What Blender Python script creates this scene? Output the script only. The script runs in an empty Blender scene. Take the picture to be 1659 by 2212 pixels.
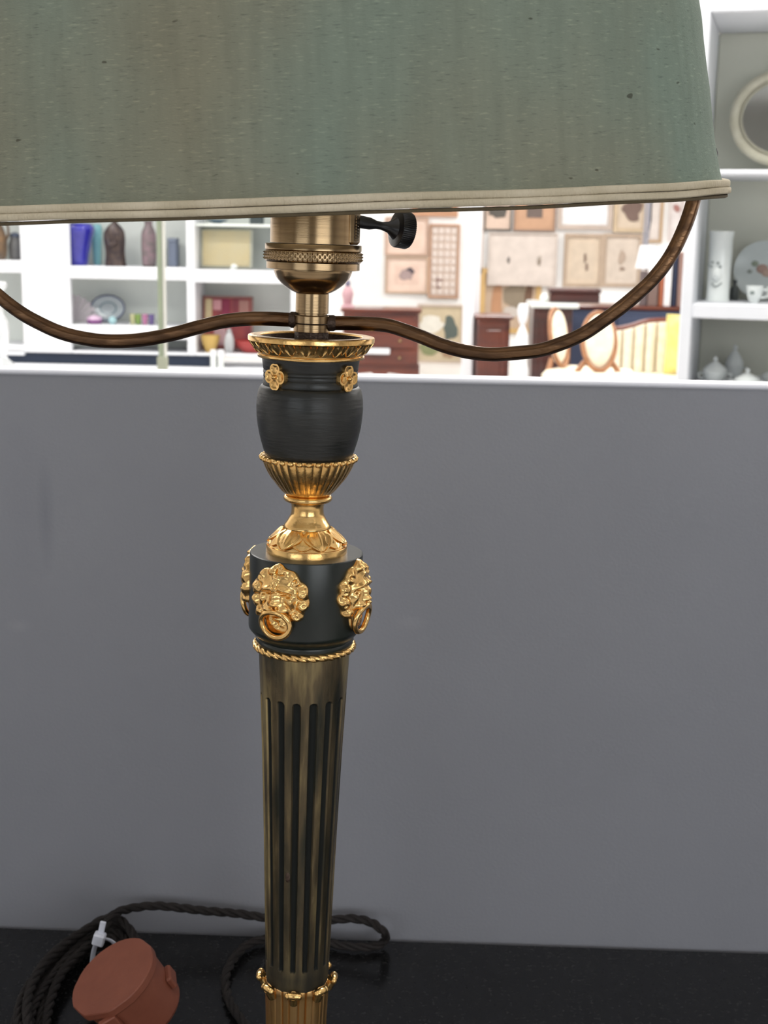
import bpy, math, random
import numpy as np
from mathutils import Matrix, Vector, Quaternion
random.seed(7)
SC = bpy.context.scene
COL = SC.collection
R_ = math.radians
PI = math.pi

# ------------------------------------------------------------------ camera
FPX, IW, IH = 2900.0, 1659, 2212
PSI, PIT, ROLL = R_(1.8), R_(11.7), R_(1.0)
CAM = np.array([0.0466643, -0.55, 0.44])
_r0 = np.array([math.cos(PSI), math.sin(PSI), 0.0])
CF = np.array([-math.sin(PSI) * math.cos(PIT), math.cos(PSI) * math.cos(PIT), -math.sin(PIT)])
_u0 = np.cross(_r0, CF)
CR = math.cos(ROLL) * _r0 + math.sin(ROLL) * _u0
CU = -math.sin(ROLL) * _r0 + math.cos(ROLL) * _u0
cam = bpy.data.cameras.new('camera')
camo = bpy.data.objects.new('camera', cam)
COL.objects.link(camo)
m = Matrix.Identity(4)
for i in range(3):
    m[i][0], m[i][1], m[i][2], m[i][3] = CR[i], CU[i], -CF[i], CAM[i]
camo.matrix_world = m
cam.sensor_fit = 'VERTICAL'
cam.sensor_height = 24
cam.sensor_width = 18
cam.lens = FPX / IH * 24
cam.clip_start = 0.02
cam.clip_end = 100
cam.dof.use_dof = True
cam.dof.focus_distance = 0.52
cam.dof.aperture_fstop = 19
SC.camera = camo

# ------------------------------------------------------------------ world, exposure, lights
SC.view_settings.view_transform = 'Standard'
SC.view_settings.look = 'None'
SC.view_settings.gamma = 1
SC.view_settings.use_curve_mapping = False
SC.view_settings.exposure = 0.0
w = bpy.data.worlds.new('daylight')
SC.world = w
w.use_nodes = True
w.node_tree.nodes['Background'].inputs[0].default_value = (0.80, 0.90, 1.0, 1)
w.node_tree.nodes['Background'].inputs[1].default_value = 1.0
FLOOR, CEIL = -0.86, 2.3
WX0, WX1, WY0, WY1 = -4.0, 6.5, -3.6, 13.6
WINDOW_W, PANEL_W, FRONT_PANEL_W = 22.5, 42.0, 5.0


def area(name, loc, rot, sx, sy, power, color):
    l = bpy.data.lights.new(name, 'AREA')
    l.shape = 'RECTANGLE'
    l.size, l.size_y = sx, sy
    l.energy = power
    l.color = color
    o = bpy.data.objects.new(name, l)
    o.location = loc
    o.rotation_euler = rot
    COL.objects.link(o)


WINDOWS = [(-1.8, 2.5), (2.3, 3.1)]           # centre x, width: two windows in the wall behind the photographer
for (x, wd), k in zip(WINDOWS, (.62, 1.72)):
    area('window_daylight', (x, WY0 + 0.12, 0.75), (R_(90), 0, 0), wd - 0.1, 1.5, WINDOW_W * k, (0.96, 0.98, 1.0))
PANELS = [(x, y) for y in (3.2, 5.4, 7.6, 9.8, 12.0) for x in (-2.2, 1.0, 4.2)]  # unseen ceiling lights, added to brighten the back of the shop
for x, y in PANELS:
    area('fill_panel_light', (x, y, CEIL - 0.075), (0, 0, 0), 1.1, 0.5, PANEL_W, (1.0, 0.97, 0.93))
MID_PANELS = [(-1.4, 1.7), (0.6, 1.5)]  # further unseen lights, added to brighten the display case and shelving
for x, y in MID_PANELS:
    area('fill_panel_light', (x, y, CEIL - 0.075), (0, 0, 0), 1.1, 0.5, 42.0, (1.0, 0.97, 0.93))
FRONT_PANELS = [(-1.3, -0.9), (1.5, -0.9)]  # weak unseen lights, added above the counter side
for x, y in FRONT_PANELS:
    area('fill_panel_light', (x, y, CEIL - 0.075), (0, 0, 0), 1.1, 0.5, FRONT_PANEL_W, (1.0, 0.96, 0.90))

# ------------------------------------------------------------------ helpers


def ray(px, py):
    return CF + CR * ((px - 829.5) / FPX) - CU * ((py - 1106) / FPX)


def at(px, py, Y):
    """point of the vertical plane y = Y seen at a photograph pixel"""
    r = ray(px, py)
    return CAM + r * ((Y - CAM[1]) / r[1])


def atz(px, py, Z):
    r = ray(px, py)
    return CAM + r * ((Z - CAM[2]) / r[2])


def lin(c):
    return tuple(((v / 255) / 12.92 if v / 255 <= .04045 else ((v / 255 + .055) / 1.055) ** 2.4) for v in c)


_M = {}


def mat(name, col, rough=.5, metal=0.0, col2=None, scale=(8, 8, 8), bump=0.0, bscale=None, detail=4, spec=.5, lo=.35, hi=.65, coat=0,
        trans=0, rough2=None, sheen=0):
    """procedural material: two tones mixed by object-space noise, with noise bump"""
    if name in _M:
        return _M[name]
    mt = bpy.data.materials.new(name)
    mt.use_nodes = True
    nt = mt.node_tree
    b = nt.nodes['Principled BSDF']
    b.inputs['Base Color'].default_value = (*col, 1)
    b.inputs['Roughness'].default_value = rough
    b.inputs['Metallic'].default_value = metal
    b.inputs['Specular IOR Level'].default_value = spec
    b.inputs['Coat Weight'].default_value = coat
    b.inputs['Transmission Weight'].default_value = trans
    b.inputs['Sheen Weight'].default_value = sheen
    tc = nt.nodes.new('ShaderNodeTexCoord')
    mp = nt.nodes.new('ShaderNodeMapping')
    mp.inputs['Scale'].default_value = scale
    nz = nt.nodes.new('ShaderNodeTexNoise')
    nz.inputs['Scale'].default_value = 1
    nz.inputs['Detail'].default_value = detail
    nt.links.new(tc.outputs['Object'], mp.inputs[0])
    nt.links.new(mp.outputs[0], nz.inputs['Vector'])
    if col2 is None:
        col2 = tuple(min(1, c * .88) for c in col)
    rp = nt.nodes.new('ShaderNodeValToRGB')
    rp.color_ramp.elements[0].position = lo
    rp.color_ramp.elements[1].position = hi
    rp.color_ramp.elements[0].color = (*col, 1)
    rp.color_ramp.elements[1].color = (*col2, 1)
    nt.links.new(nz.outputs['Fac'], rp.inputs[0])
    nt.links.new(rp.outputs[0], b.inputs['Base Color'])
    if rough2 is not None:
        mr = nt.nodes.new('ShaderNodeMapRange')
        mr.inputs['From Min'].default_value = lo
        mr.inputs['From Max'].default_value = hi
        mr.inputs['To Min'].default_value = rough
        mr.inputs['To Max'].default_value = rough2
        nt.links.new(nz.outputs['Fac'], mr.inputs[0])
        nt.links.new(mr.outputs[0], b.inputs['Roughness'])
    if bump:
        n2 = nt.nodes.new('ShaderNodeTexNoise')
        m2 = nt.nodes.new('ShaderNodeMapping')
        m2.inputs['Scale'].default_value = bscale or tuple(s * 4 for s in scale)
        n2.inputs['Scale'].default_value = 1
        n2.inputs['Detail'].default_value = 3
        nt.links.new(tc.outputs['Object'], m2.inputs[0])
        nt.links.new(m2.outputs[0], n2.inputs['Vector'])
        bp = nt.nodes.new('ShaderNodeBump')
        bp.inputs['Strength'].default_value = bump
        bp.inputs['Distance'].default_value = .001
        nt.links.new(n2.outputs['Fac'], bp.inputs['Height'])
        nt.links.new(bp.outputs[0], b.inputs['Normal'])
    _M[name] = mt
    return mt


class MB:
    def __init__(self):
        self.v, self.f = [], []

    def add(self, vs, fs, M=None):
        n = len(self.v)
        if M is not None:
            vs = [tuple(M @ Vector(v)) for v in vs]
        self.v += [tuple(v) for v in vs]
        self.f += [tuple(i + n for i in f) for f in fs]
        return self

    def box(self, x0, x1, y0, y1, z0, z1, M=None):
        return self.add([(x0, y0, z0), (x1, y0, z0), (x1, y1, z0), (x0, y1, z0), (x0, y0, z1), (x1, y0, z1), (x1, y1, z1), (x0, y1, z1)],
                        [(0, 3, 2, 1), (4, 5, 6, 7), (0, 1, 5, 4), (1, 2, 6, 5), (2, 3, 7, 6), (3, 0, 4, 7)], M)

    def bbox(self, x0, x1, y0, y1, z0, z1, r=.003, M=None):
        """box with chamfered edges"""
        r = min(r, (x1 - x0) * .45, (y1 - y0) * .45, (z1 - z0) * .45)
        vs, idx = [], {}
        for sx in (0, 1):
            for sy in (0, 1):
                for sz in (0, 1):
                    X, Y, Z = (x0, x1)[sx], (y0, y1)[sy], (z0, z1)[sz]
                    dx, dy, dz = (r, -r)[sx], (r, -r)[sy], (r, -r)[sz]
                    idx[sx, sy, sz] = len(vs)
                    vs += [(X, Y + dy, Z + dz), (X + dx, Y, Z + dz), (X + dx, Y + dy, Z)]
        fs = []
        i = idx

        def q(*k):
            fs.append(tuple(i[a] + b for a, b in k))
        q(((0, 0, 0), 0), ((0, 0, 1), 0), ((0, 1, 1), 0), ((0, 1, 0), 0))
        q(((1, 0, 0), 0), ((1, 1, 0), 0), ((1, 1, 1), 0), ((1, 0, 1), 0))
        q(((0, 0, 0), 1), ((1, 0, 0), 1), ((1, 0, 1), 1), ((0, 0, 1), 1))
        q(((0, 1, 0), 1), ((0, 1, 1), 1), ((1, 1, 1), 1), ((1, 1, 0), 1))
        q(((0, 0, 0), 2), ((0, 1, 0), 2), ((1, 1, 0), 2), ((1, 0, 0), 2))
        q(((0, 0, 1), 2), ((1, 0, 1), 2), ((1, 1, 1), 2), ((0, 1, 1), 2))
        for s in (0, 1):
            for t in (0, 1):
                q(((0, s, t), 1), ((1, s, t), 1), ((1, s, t), 2), ((0, s, t), 2))
                q(((s, 0, t), 0), ((s, 1, t), 0), ((s, 1, t), 2), ((s, 0, t), 2))
                q(((s, t, 0), 0), ((s, t, 1), 0), ((s, t, 1), 1), ((s, t, 0), 1))
        for k, b in idx.items():
            fs.append((b, b + 1, b + 2))
        return self.add(vs, fs, M)

    def lathe(self, prof, n=48, M=None, cap=True, mod=None, closed=False):
        """prof: (r, z) pairs"""
        vs, fs = [], []
        k = len(prof)
        for j, (r, z) in enumerate(prof):
            for i in range(n):
                a = 2 * PI * i / n
                rr = r * (mod(a, j) if mod else 1)
                vs.append((rr * math.cos(a), rr * math.sin(a), z))
        for j in range(k - 1 + (1 if closed else 0)):
            j2 = (j + 1) % k
            for i in range(n):
                i2 = (i + 1) % n
                fs.append((j * n + i, j * n + i2, j2 * n + i2, j2 * n + i))
        if cap and not closed:
            fs.append(tuple(range(n - 1, -1, -1)))
            fs.append(tuple((k - 1) * n + i for i in range(n)))
        return self.add(vs, fs, M)

    def tube(self, path, r, n=12, cap=True, closed=False, flat=1.0):
        P = [Vector(p) for p in path]
        k = len(P)
        rs = r if isinstance(r, (list, tuple)) else [r] * k
        T = []
        for i in range(k):
            if closed:
                t = P[(i + 1) % k] - P[i - 1]
            else:
                t = P[min(i + 1, k - 1)] - P[max(i - 1, 0)]
            T.append(t.normalized() if t.length > 1e-12 else Vector((0, 0, 1)))
        nn = T[0].orthogonal().normalized()
        vs, fs = [], []
        for i in range(k):
            if i:
                ax = T[i - 1].cross(T[i])
                if ax.length > 1e-9:
                    nn = Quaternion(ax.normalized(), T[i - 1].angle(T[i])) @ nn
            nn = (nn - T[i] * nn.dot(T[i])).normalized()
            bb = T[i].cross(nn)
            for q in range(n):
                a = 2 * PI * q / n
                vs.append(tuple(P[i] + (nn * math.cos(a) + bb * math.sin(a) * flat) * rs[i]))
        for i in range(k - 1 + (1 if closed else 0)):
            i2 = (i + 1) % k
            for q in range(n):
                q2 = (q + 1) % n
                fs.append((i * n + q, i * n + q2, i2 * n + q2, i2 * n + q))
        if cap and not closed:
            fs.append(tuple(range(n - 1, -1, -1)))
            fs.append(tuple((k - 1) * n + q for q in range(n)))
        return self.add(vs, fs)

    def ell(self, c, r, nu=16, nv=10, M=None):
        prof = []
        for j in range(nv + 1):
            a = -PI / 2 + PI * j / nv
            prof.append((max(math.cos(a), .02), math.sin(a)))
        mm = Matrix.Translation(c) @ Matrix.Diagonal((*r, 1))
        if M is not None:
            mm = M @ mm
        return self.lathe(prof, nu, mm)

    def prism(self, pts, y0, y1, M=None):
        """polygon in x,z extruded along y"""
        n = len(pts)
        vs = [(x, y0, z) for x, z in pts] + [(x, y1, z) for x, z in pts]
        fs = [tuple(range(n)), tuple(range(2 * n - 1, n - 1, -1))]
        for i in range(n):
            j = (i + 1) % n
            fs.append((i, i + n, j + n, j))
        return self.add(vs, fs, M)

    def grid(self, fn, nu, nv, closed_u=False):
        vs = [fn(i / (nu if closed_u else nu - 1), j / (nv - 1)) for j in range(nv) for i in range(nu)]
        fs = []
        for j in range(nv - 1):
            for i in range(nu if closed_u else nu - 1):
                i2 = (i + 1) % nu
                fs.append((j * nu + i, j * nu + i2, (j + 1) * nu + i2, (j + 1) * nu + i))
        return self.add(vs, fs)

    def build(self, name, material, parent=None, angle=35, fix=True):
        me = bpy.data.meshes.new(name)
        me.from_pydata(self.v, [], self.f)
        if fix:
            import bmesh
            bm = bmesh.new()
            bm.from_mesh(me)
            bmesh.ops.recalc_face_normals(bm, faces=bm.faces)
            bm.to_mesh(me)
            bm.free()
        me.polygons.foreach_set('use_smooth', [True] * len(me.polygons))
        me.set_sharp_from_angle(angle=R_(angle))
        me.materials.append(material)
        o = bpy.data.objects.new(name, me)
        COL.objects.link(o)
        if parent is not None:
            o.parent = parent
        return o


def tag(o, label=None, cat=None, group=None, kind=None):
    if label:
        o['label'] = label
    if cat:
        o['category'] = cat
    if group:
        o['group'] = group
    if kind:
        o['kind'] = kind
    return o


def thing(name, label, cat, loc=(0, 0, 0), rz=0.0, group=None):
    o = bpy.data.objects.new(name, None)
    o.empty_display_size = .05
    COL.objects.link(o)
    o.location = tuple(loc)
    o.rotation_euler = (0, 0, rz)
    return tag(o, label, cat, group)


def dup(o, parent=None):
    c = o.copy()
    COL.objects.link(c)
    c.parent = parent
    for ch in o.children:
        dup(ch, c)
    return c


def struct(mb, name, material, parent=None, angle=35):
    o = mb.build(name, material, parent, angle)
    o['kind'] = 'structure'
    return o


def smooth_path(pts, n):
    """Catmull-Rom through points"""
    P = [Vector(p) for p in pts]
    P = [P[0] * 2 - P[1]] + P + [P[-1] * 2 - P[-2]]
    out = []
    seg = len(P) - 3
    for s in range(seg):
        a, b, c, d = P[s:s + 4]
        for i in range(n):
            t = i / n
            out.append(.5 * ((2 * b) + (c - a) * t + (2 * a - 5 * b + 4 * c - d) * t * t + (3 * b - a - 3 * c + d) * t ** 3))
    out.append(P[-2])
    return out


# ------------------------------------------------------------------ materials
M_white = mat('white_paint', lin((232, 234, 238)), .45, col2=lin((224, 227, 232)), scale=(3, 3, 3))
M_wall = mat('wall_paint', lin((238, 237, 236)), .7, scale=(2, 2, 2), bump=.1)
M_floor = mat('floor_pale', lin((225, 222, 220)), .35, col2=lin((212, 208, 205)), scale=(1.5, 1.5, 1.5))
M_ceil = mat('ceiling_paint', lin((240, 240, 240)), .8, scale=(2, 2, 2))
M_rear = mat('rear_wall_paint', lin((150, 148, 145)), .8, scale=(2, 2, 2))
M_back = mat('cabinet_back_grey', lin((232, 238, 233)), .55, col2=lin((226, 232, 226)), scale=(1.5, 1.5, 1.5))
M_navy = mat('navy_paint', lin((30, 44, 66)), .4, scale=(3, 3, 3))
M_mahog = mat('mahogany', lin((112, 52, 34)), .3, col2=lin((78, 34, 26)), scale=(2, 2, 14), detail=5, coat=.3)
M_mahog_d = mat('dark_mahogany', lin((74, 34, 30)), .3, col2=lin((48, 24, 24)), scale=(2, 2, 12), detail=5, coat=.3)
M_oak = mat('honey_wood', lin((190, 140, 80)), .4, col2=lin((165, 115, 60)), scale=(3, 3, 14), detail=5)
M_gilt = mat('gilt_bronze', (.87, .56, .22), .19, 1, col2=(.70, .41, .14), scale=(160, 160, 160), rough2=.33, bump=.10, bscale=(420, 420, 420), lo=.4, hi=.75)
M_satin = mat('satin_gilt', (.74, .46, .20), .34, 1, col2=(.60, .35, .13), scale=(160, 160, 60), rough2=.42)
M_brass = mat('antique_brass', (.35, .245, .135), .22, 1, col2=(.29, .20, .11), scale=(30, 30, 900), bump=.04, bscale=(40, 40, 2400))
M_bronze = mat('brown_bronze', (.185, .102, .053), .30, 1, col2=(.085, .048, .028), scale=(60, 140, 260), bump=.3, bscale=(150, 300, 500), rough2=.45)
M_nut = mat('dark_nut', (.09, .06, .045), .5, .7, scale=(200, 200, 200), bump=.5)
M_dark = mat('green_black_patina', (.011, .0125, .0115), .34, .0, col2=(.022, .022, .019), scale=(60, 60, 160), bump=.22, bscale=(90, 90, 700), rough2=.55, lo=.4, hi=.7)
M_drum = mat('green_black_lacquer', (.0085, .0125, .0105), .31, .0, col2=(.013, .0175, .0135), scale=(60, 60, 60), bump=.03)
M_cream = mat('cream_trim', lin((208, 196, 172)), .85, col2=lin((190, 178, 152)), scale=(60, 60, 60), bump=.6, bscale=(900, 900, 300))
M_trimdark = mat('brown_trim', lin((96, 84, 62)), .9, scale=(200, 200, 200), bump=.4)
M_lining = mat('shade_lining', lin((205, 200, 185)), .9, scale=(60, 60, 60))
M_black = mat('black_knob', (.010, .010, .012), .28, 0, scale=(100, 100, 100))
M_granite = mat('black_granite', (.0085, .0085, .009), .22, 0, col2=(.03, .03, .03), scale=(420, 420, 420), detail=2, lo=.58, hi=.74, rough2=.4)
M_part = mat('grey_partition', lin((146, 147, 154)), .55, col2=lin((141, 142, 149)), scale=(5, 5, 5), bump=.12, bscale=(500, 500, 500))
M_capw = mat('partition_cap', lin((235, 236, 245)), .4, scale=(5, 5, 5))
M_cord = mat('brown_cloth_cord', (.0095, .007, .0066), .75, 0, col2=(.019, .0135, .012), scale=(500, 500, 500), bump=.8, bscale=(1800, 1800, 1800))
M_plug = mat('brown_bakelite', lin((140, 80, 60)), .5, 0, col2=lin((132, 74, 55)), scale=(90, 90, 90), bump=.1, bscale=(600, 600, 600))
M_tie = mat('white_nylon', lin((225, 228, 240)), .35, scale=(90, 90, 90))
M_china = mat('white_china', lin((228, 233, 230)), .2, col2=lin((218, 224, 222)), scale=(20, 20, 20), coat=.4)
M_crystal = mat('cut_glass', (.92, .95, .97), .08, 0, scale=(20, 20, 20), trans=.55)
M_bluev = mat('cobalt_glass', lin((40, 38, 150)), .12, 0, col2=lin((58, 58, 175)), scale=(12, 12, 12), coat=.5)
M_cyan = mat('turquoise_refraction', lin((150, 214, 224)), .15, scale=(10, 10, 10))  # tint of the light refracted along the cobalt vase edge
M_fig = mat('dark_bronze_figure', lin((50, 42, 46)), .4, .3, col2=lin((82, 68, 62)), scale=(40, 40, 40), bump=.5)
M_seat = mat('cream_upholstery', lin((244, 236, 218)), .85, col2=lin((238, 226, 200)), scale=(20, 20, 20))
M_yellow = mat('yellow_velvet', lin((236, 224, 146)), .8, col2=lin((228, 212, 122)), scale=(12, 12, 12), sheen=.3)
M_slate = mat('slate_blue', lin((66, 76, 104)), .6, scale=(3, 3, 3))
M_glassgreen = mat('grey_green_metal', lin((140, 150, 128)), .45, .1, scale=(5, 5, 5))
M_paper = mat('paper', lin((226, 215, 206)), .8, col2=lin((220, 208, 198)), scale=(3, 3, 3))
M_ink = mat('sketch_ink', lin((70, 64, 66)), .8, scale=(40, 40, 40))
M_pane = mat('window_pane', (1, 1, 1), .02, 0, scale=(1, 1, 1), trans=1)


# ------------------------------------------------------------------ setting: the shop room
t = .12
struct(MB().box(WX0 - t, WX1 + t, WY0 - t, WY1 + t, FLOOR - .1, FLOOR), 'floor', M_floor)
struct(MB().box(WX0 - t, WX1 + t, WY0 - t, WY1 + t, CEIL, CEIL + .1), 'ceiling', M_ceil)
struct(MB().box(WX0 - t, WX0, WY0, WY1, FLOOR, CEIL), 'wall_left', M_wall)
struct(MB().box(WX1, WX1 + t, WY0, WY1, FLOOR, CEIL), 'wall_right', M_wall)
struct(MB().box(WX0 - t, WX1 + t, WY1, WY1 + t, FLOOR, CEIL), 'wall_back', M_wall)
mb = MB()
xs = WX0
zb, zt = 0.0, 1.5
for x, wd in WINDOWS:
    mb.box(xs, x - wd / 2, WY0 - t, WY0, FLOOR, CEIL)
    mb.box(x - wd / 2, x + wd / 2, WY0 - t, WY0, FLOOR, zb)
    mb.box(x - wd / 2, x + wd / 2, WY0 - t, WY0, zt, CEIL)
    xs = x + wd / 2
mb.box(xs, WX1, WY0 - t, WY0, FLOOR, CEIL)
struct(mb, 'wall_front', M_rear)
for k, (x, wd) in enumerate(WINDOWS):
    root = thing('window_%d' % (k + 1), None, None, (x, WY0, zb))
    root['kind'] = 'structure'
    h = wd / 2
    hh = zt - zb
    mb = MB()
    for a in ((-h, -h + .05, 0, hh), (h - .05, h, 0, hh), (-h, h, 0, .05), (-h, h, hh - .05, hh), (-.02, .02, 0, hh)):
        mb.box(a[0], a[1], -.08, -.03, a[2], a[3])
    mb.build('window_frame', M_white, root)
    MB().box(-h + .05, h - .05, -.06, -.055, .05, hh - .05).build('window_pane', M_pane, root)
for i, (x, y) in enumerate(PANELS + MID_PANELS + FRONT_PANELS):  # fixture bodies for the added, unseen lights
    root = thing('added_ceiling_light', 'flat rectangular fill light panel added under the shop ceiling', 'ceiling light', (x, y, CEIL), 0,
                 'added ceiling light panels')
    mb = MB()
    for a in ((-.6, .6, -.3, -.26), (-.6, .6, .26, .3), (-.6, -.56, -.26, .26), (.56, .6, -.26, .26)):
        mb.box(a[0], a[1], a[2], a[3], -.06, 0)
    mb.build('light_frame', M_white, root)
    MB().box(-.56, .56, -.26, .26, -.055, -.03).build('diffuser', M_china, root)

# ------------------------------------------------------------------ worktop and partition
PY = .234                                          # partition face
root = thing('counter', 'black speckled granite worktop the brass lamp stands on', 'worktop', (0, 0, FLOOR))
H0 = -FLOOR
MB().bbox(-.75, .85, -.22, PY - .001, H0 - .03, H0, .003).build('worktop', M_granite, root)
mb = MB()
mb.box(-.72, .82, -.18, PY - .004, .08, H0 - .03)
mb.build('cupboard_body', M_white, root)
MB().box(-.70, .80, -.14, PY - .006, 0, .08).build('plinth', M_navy, root)
root = thing('partition', 'grey painted partition board with white top edge behind the brass lamp', 'partition', (0, PY, FLOOR))
HP = .3552
# a few faint rubbed marks on the board
nt = M_part.node_tree
src = nt.nodes['Principled BSDF'].inputs['Base Color'].links[0].from_socket
tc = nt.nodes.new('ShaderNodeTexCoord')
for px_, py_, wx, wz, c_ in ((99, 1110, .006, .040, (.84, .85, .87)), (885, 1345, .012, .006, (1.10, 1.09, 1.08)), (40, 1352, .010, .005, (1.12, 1.11, 1.10)), (50, 1090, .02, .07, (.93, .93, .94))):
    q = at(px_, py_, PY)
    mp = nt.nodes.new('ShaderNodeMapping')
    mp.inputs['Location'].default_value = (-q[0] / wx, 0, -(q[2] - FLOOR) / wz)
    mp.inputs['Scale'].default_value = (1 / wx, 1, 1 / wz)
    gr = nt.nodes.new('ShaderNodeTexGradient')
    gr.gradient_type = 'SPHERICAL'
    mx = nt.nodes.new('ShaderNodeMix')
    mx.data_type = 'RGBA'
    mx.blend_type = 'MULTIPLY'
    mx.inputs[7].default_value = (*c_, 1)
    nt.links.new(tc.outputs['Object'], mp.inputs[0])
    nt.links.new(mp.outputs[0], gr.inputs[0])
    nt.links.new(gr.outputs['Fac'], mx.inputs[0])
    nt.links.new(src, mx.inputs[6])
    src = mx.outputs[2]
nt.links.new(src, nt.nodes['Principled BSDF'].inputs['Base Color'])
MB().box(-1.3, 1.6, 0, .018, 0, H0 + HP).build('board', M_part, root)
MB().bbox(-1.3, 1.6, -.0015, .0195, H0 + HP, H0 + .3582, .001).build('edge_strip', M_capw, root)
# ------------------------------------------------------------------ the lamp
LEAN = 0.0165
LROOT = Vector((-.0081, 0, 0))
lamp = thing('table_lamp', 'tall brass and green-black candlestick lamp with olive green shade and gilt lion masks', 'lamp', LROOT)
lamp.rotation_euler = (0, LEAN, 0)
LM = Matrix.Translation(LROOT) @ Matrix.Rotation(LEAN, 4, 'Y')
LI = LM.inverted()


def proj(P):
    v = np.array(P) - CAM
    D = v @ CF
    return 829.5 + FPX * (v @ CR) / D, 1106 - FPX * (v @ CU) / D, D


def zat(py):
    """height on the lamp's own axis seen at photograph row py"""
    lo, hi = -.1, .8
    for _ in range(40):
        md = (lo + hi) / 2
        if proj(LM @ Vector((0, 0, md)))[1] > py:
            lo = md
        else:
            hi = md
    return (lo + hi) / 2


def rz(py, hw):
    z = zat(py)
    return hw * proj(LM @ Vector((0, 0, z)))[2] / FPX, z


def prof(rows, extra=()):
    return [rz(*q) for q in rows]


def lp(px, py):
    """photograph pixel to the lamp's own frontal plane"""
    return LI @ Vector(at(px, py, 0.0))


def densify(p, n=4):
    out = []
    q = smooth_path([(r, 0, z) for r, z in p], n)
    return [(max(v.x, .0005), v.z) for v in q]


# lamp holder
mb = MB()
shell = [rz(400, 94), rz(526, 94)]
mb.lathe(shell[::-1], 64)
holder = mb.build('lamp_holder', M_brass, lamp)
lip = prof([(541, 98), (541, 103), (540, 104.5), (529, 104.5), (527.5, 103.5), (527, 92)])
MB().lathe(lip, 64).build('upper_band', M_brass, holder)
lip = prof([(582, 90), (582, 99), (581, 101), (567, 101), (566, 99)])
MB().lathe(lip, 64).build('lower_band', M_brass, holder)
# knurled shade ring: crossed ridges
r0_, z0_ = rz(566, 106)
r1_, z1_ = rz(541, 106)


def knurl(u, v):
    a = 2 * PI * u
    e = min(v, 1 - v)
    edge = min(1, e / .16)
    k = max(0, math.sin(a * 64 + v * 12)) * max(0, math.sin(a * 64 - v * 12))
    band = 1 if .2 < v < .8 else .2
    r = r0_ * (.955 + .035 * edge ** .5) + .0007 * k * band
    return (r * math.cos(a), r * math.sin(a), z0_ + (z1_ - z0_) * v)


MB().grid(knurl, 768, 15, True).build('knurled_ring', M_brass, holder, 60)
bowl = prof([(582, 85), (586, 84.6), (592, 82.5), (600, 79), (608, 73), (616, 64.5), (623, 55), (629, 45), (633, 36), (635, 30)])
MB().lathe(densify(bowl[::-1], 3), 64).build('holder_cup', M_brass, lamp)
neck = prof([(680, 33), (677, 33), (676.5, 35.4), (676, 35.8), (634, 35.8), (632, 34)])
MB().lathe(neck, 48).build('neck_tube', M_brass, lamp)
c1 = prof([(698, 38), (697, 39.5), (682, 39.5), (680.5, 38)])
c2 = prof([(717, 37), (716, 39.5), (700.5, 39.5), (699, 38)])
MB().lathe(c1, 48).build('arm_collar', M_brass, lamp)
MB().lathe(c2, 48).build('arm_collar', M_brass, lamp)
MB().lathe(prof([(750, 36), (717, 37), (716, 30)]), 8).build('stem_nut', M_nut, lamp)
# switch boss, stem and milled knob on the right of the holder
zk = zat(494)
rk = rz(486, 94)[0]
mb = MB()
pz0, pz1 = zat(526), zat(400)
bossM = Matrix.Rotation(R_(-16), 4, 'Z')
mb.bbox(rk * .90, rk * 1.055, -.0045, .0045, pz0, pz1, .001, bossM)
mb.build('switch_housing', M_brass, holder)
mb = MB()
for k in range(9):
    zz = pz0 + (pz1 - pz0) * (.06 + .05 * k)
    mb.bbox(rk * .90, rk * 1.07, -.0018, .0018, zz, zz + .0012, .0003, bossM)
mb.build('housing_ridges', M_brass, holder)
K0, K1 = lp(772, 478), lp(866, 496)
K1 = K1 + Vector((0, .009, 0))
axk = (K1 - K0)
Lk = axk.length
qk = Vector((0, 0, 1)).rotation_difference(axk.normalized()).to_matrix().to_4x4()
KM = Matrix.Translation(K0) @ qk
u = .000187
stem = [(13.5 * u, 0), (13.5 * u, .10 * Lk), (13 * u, .28 * Lk), (9 * u, .42 * Lk), (8.5 * u, .55 * Lk), (12 * u, .70 * Lk), (26 * u, .86 * Lk)]
knob = MB().lathe(stem, 32, KM).build('switch_knob', M_black, holder, 50)
disc = [(24 * u, .84 * Lk), (38.5 * u, .88 * Lk), (40 * u, .91 * Lk), (40 * u, 1.13 * Lk), (38 * u, 1.17 * Lk), (20 * u, 1.18 * Lk)]
nT = 56
mb = MB()
mb.lathe(disc, nT * 6, KM, mod=lambda a, j: 1 - (.035 if (2 <= j <= 4 and math.sin(a * nT) > .35) else 0))
knob2 = mb.build('milled_disc', M_black, holder, 30)

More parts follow.
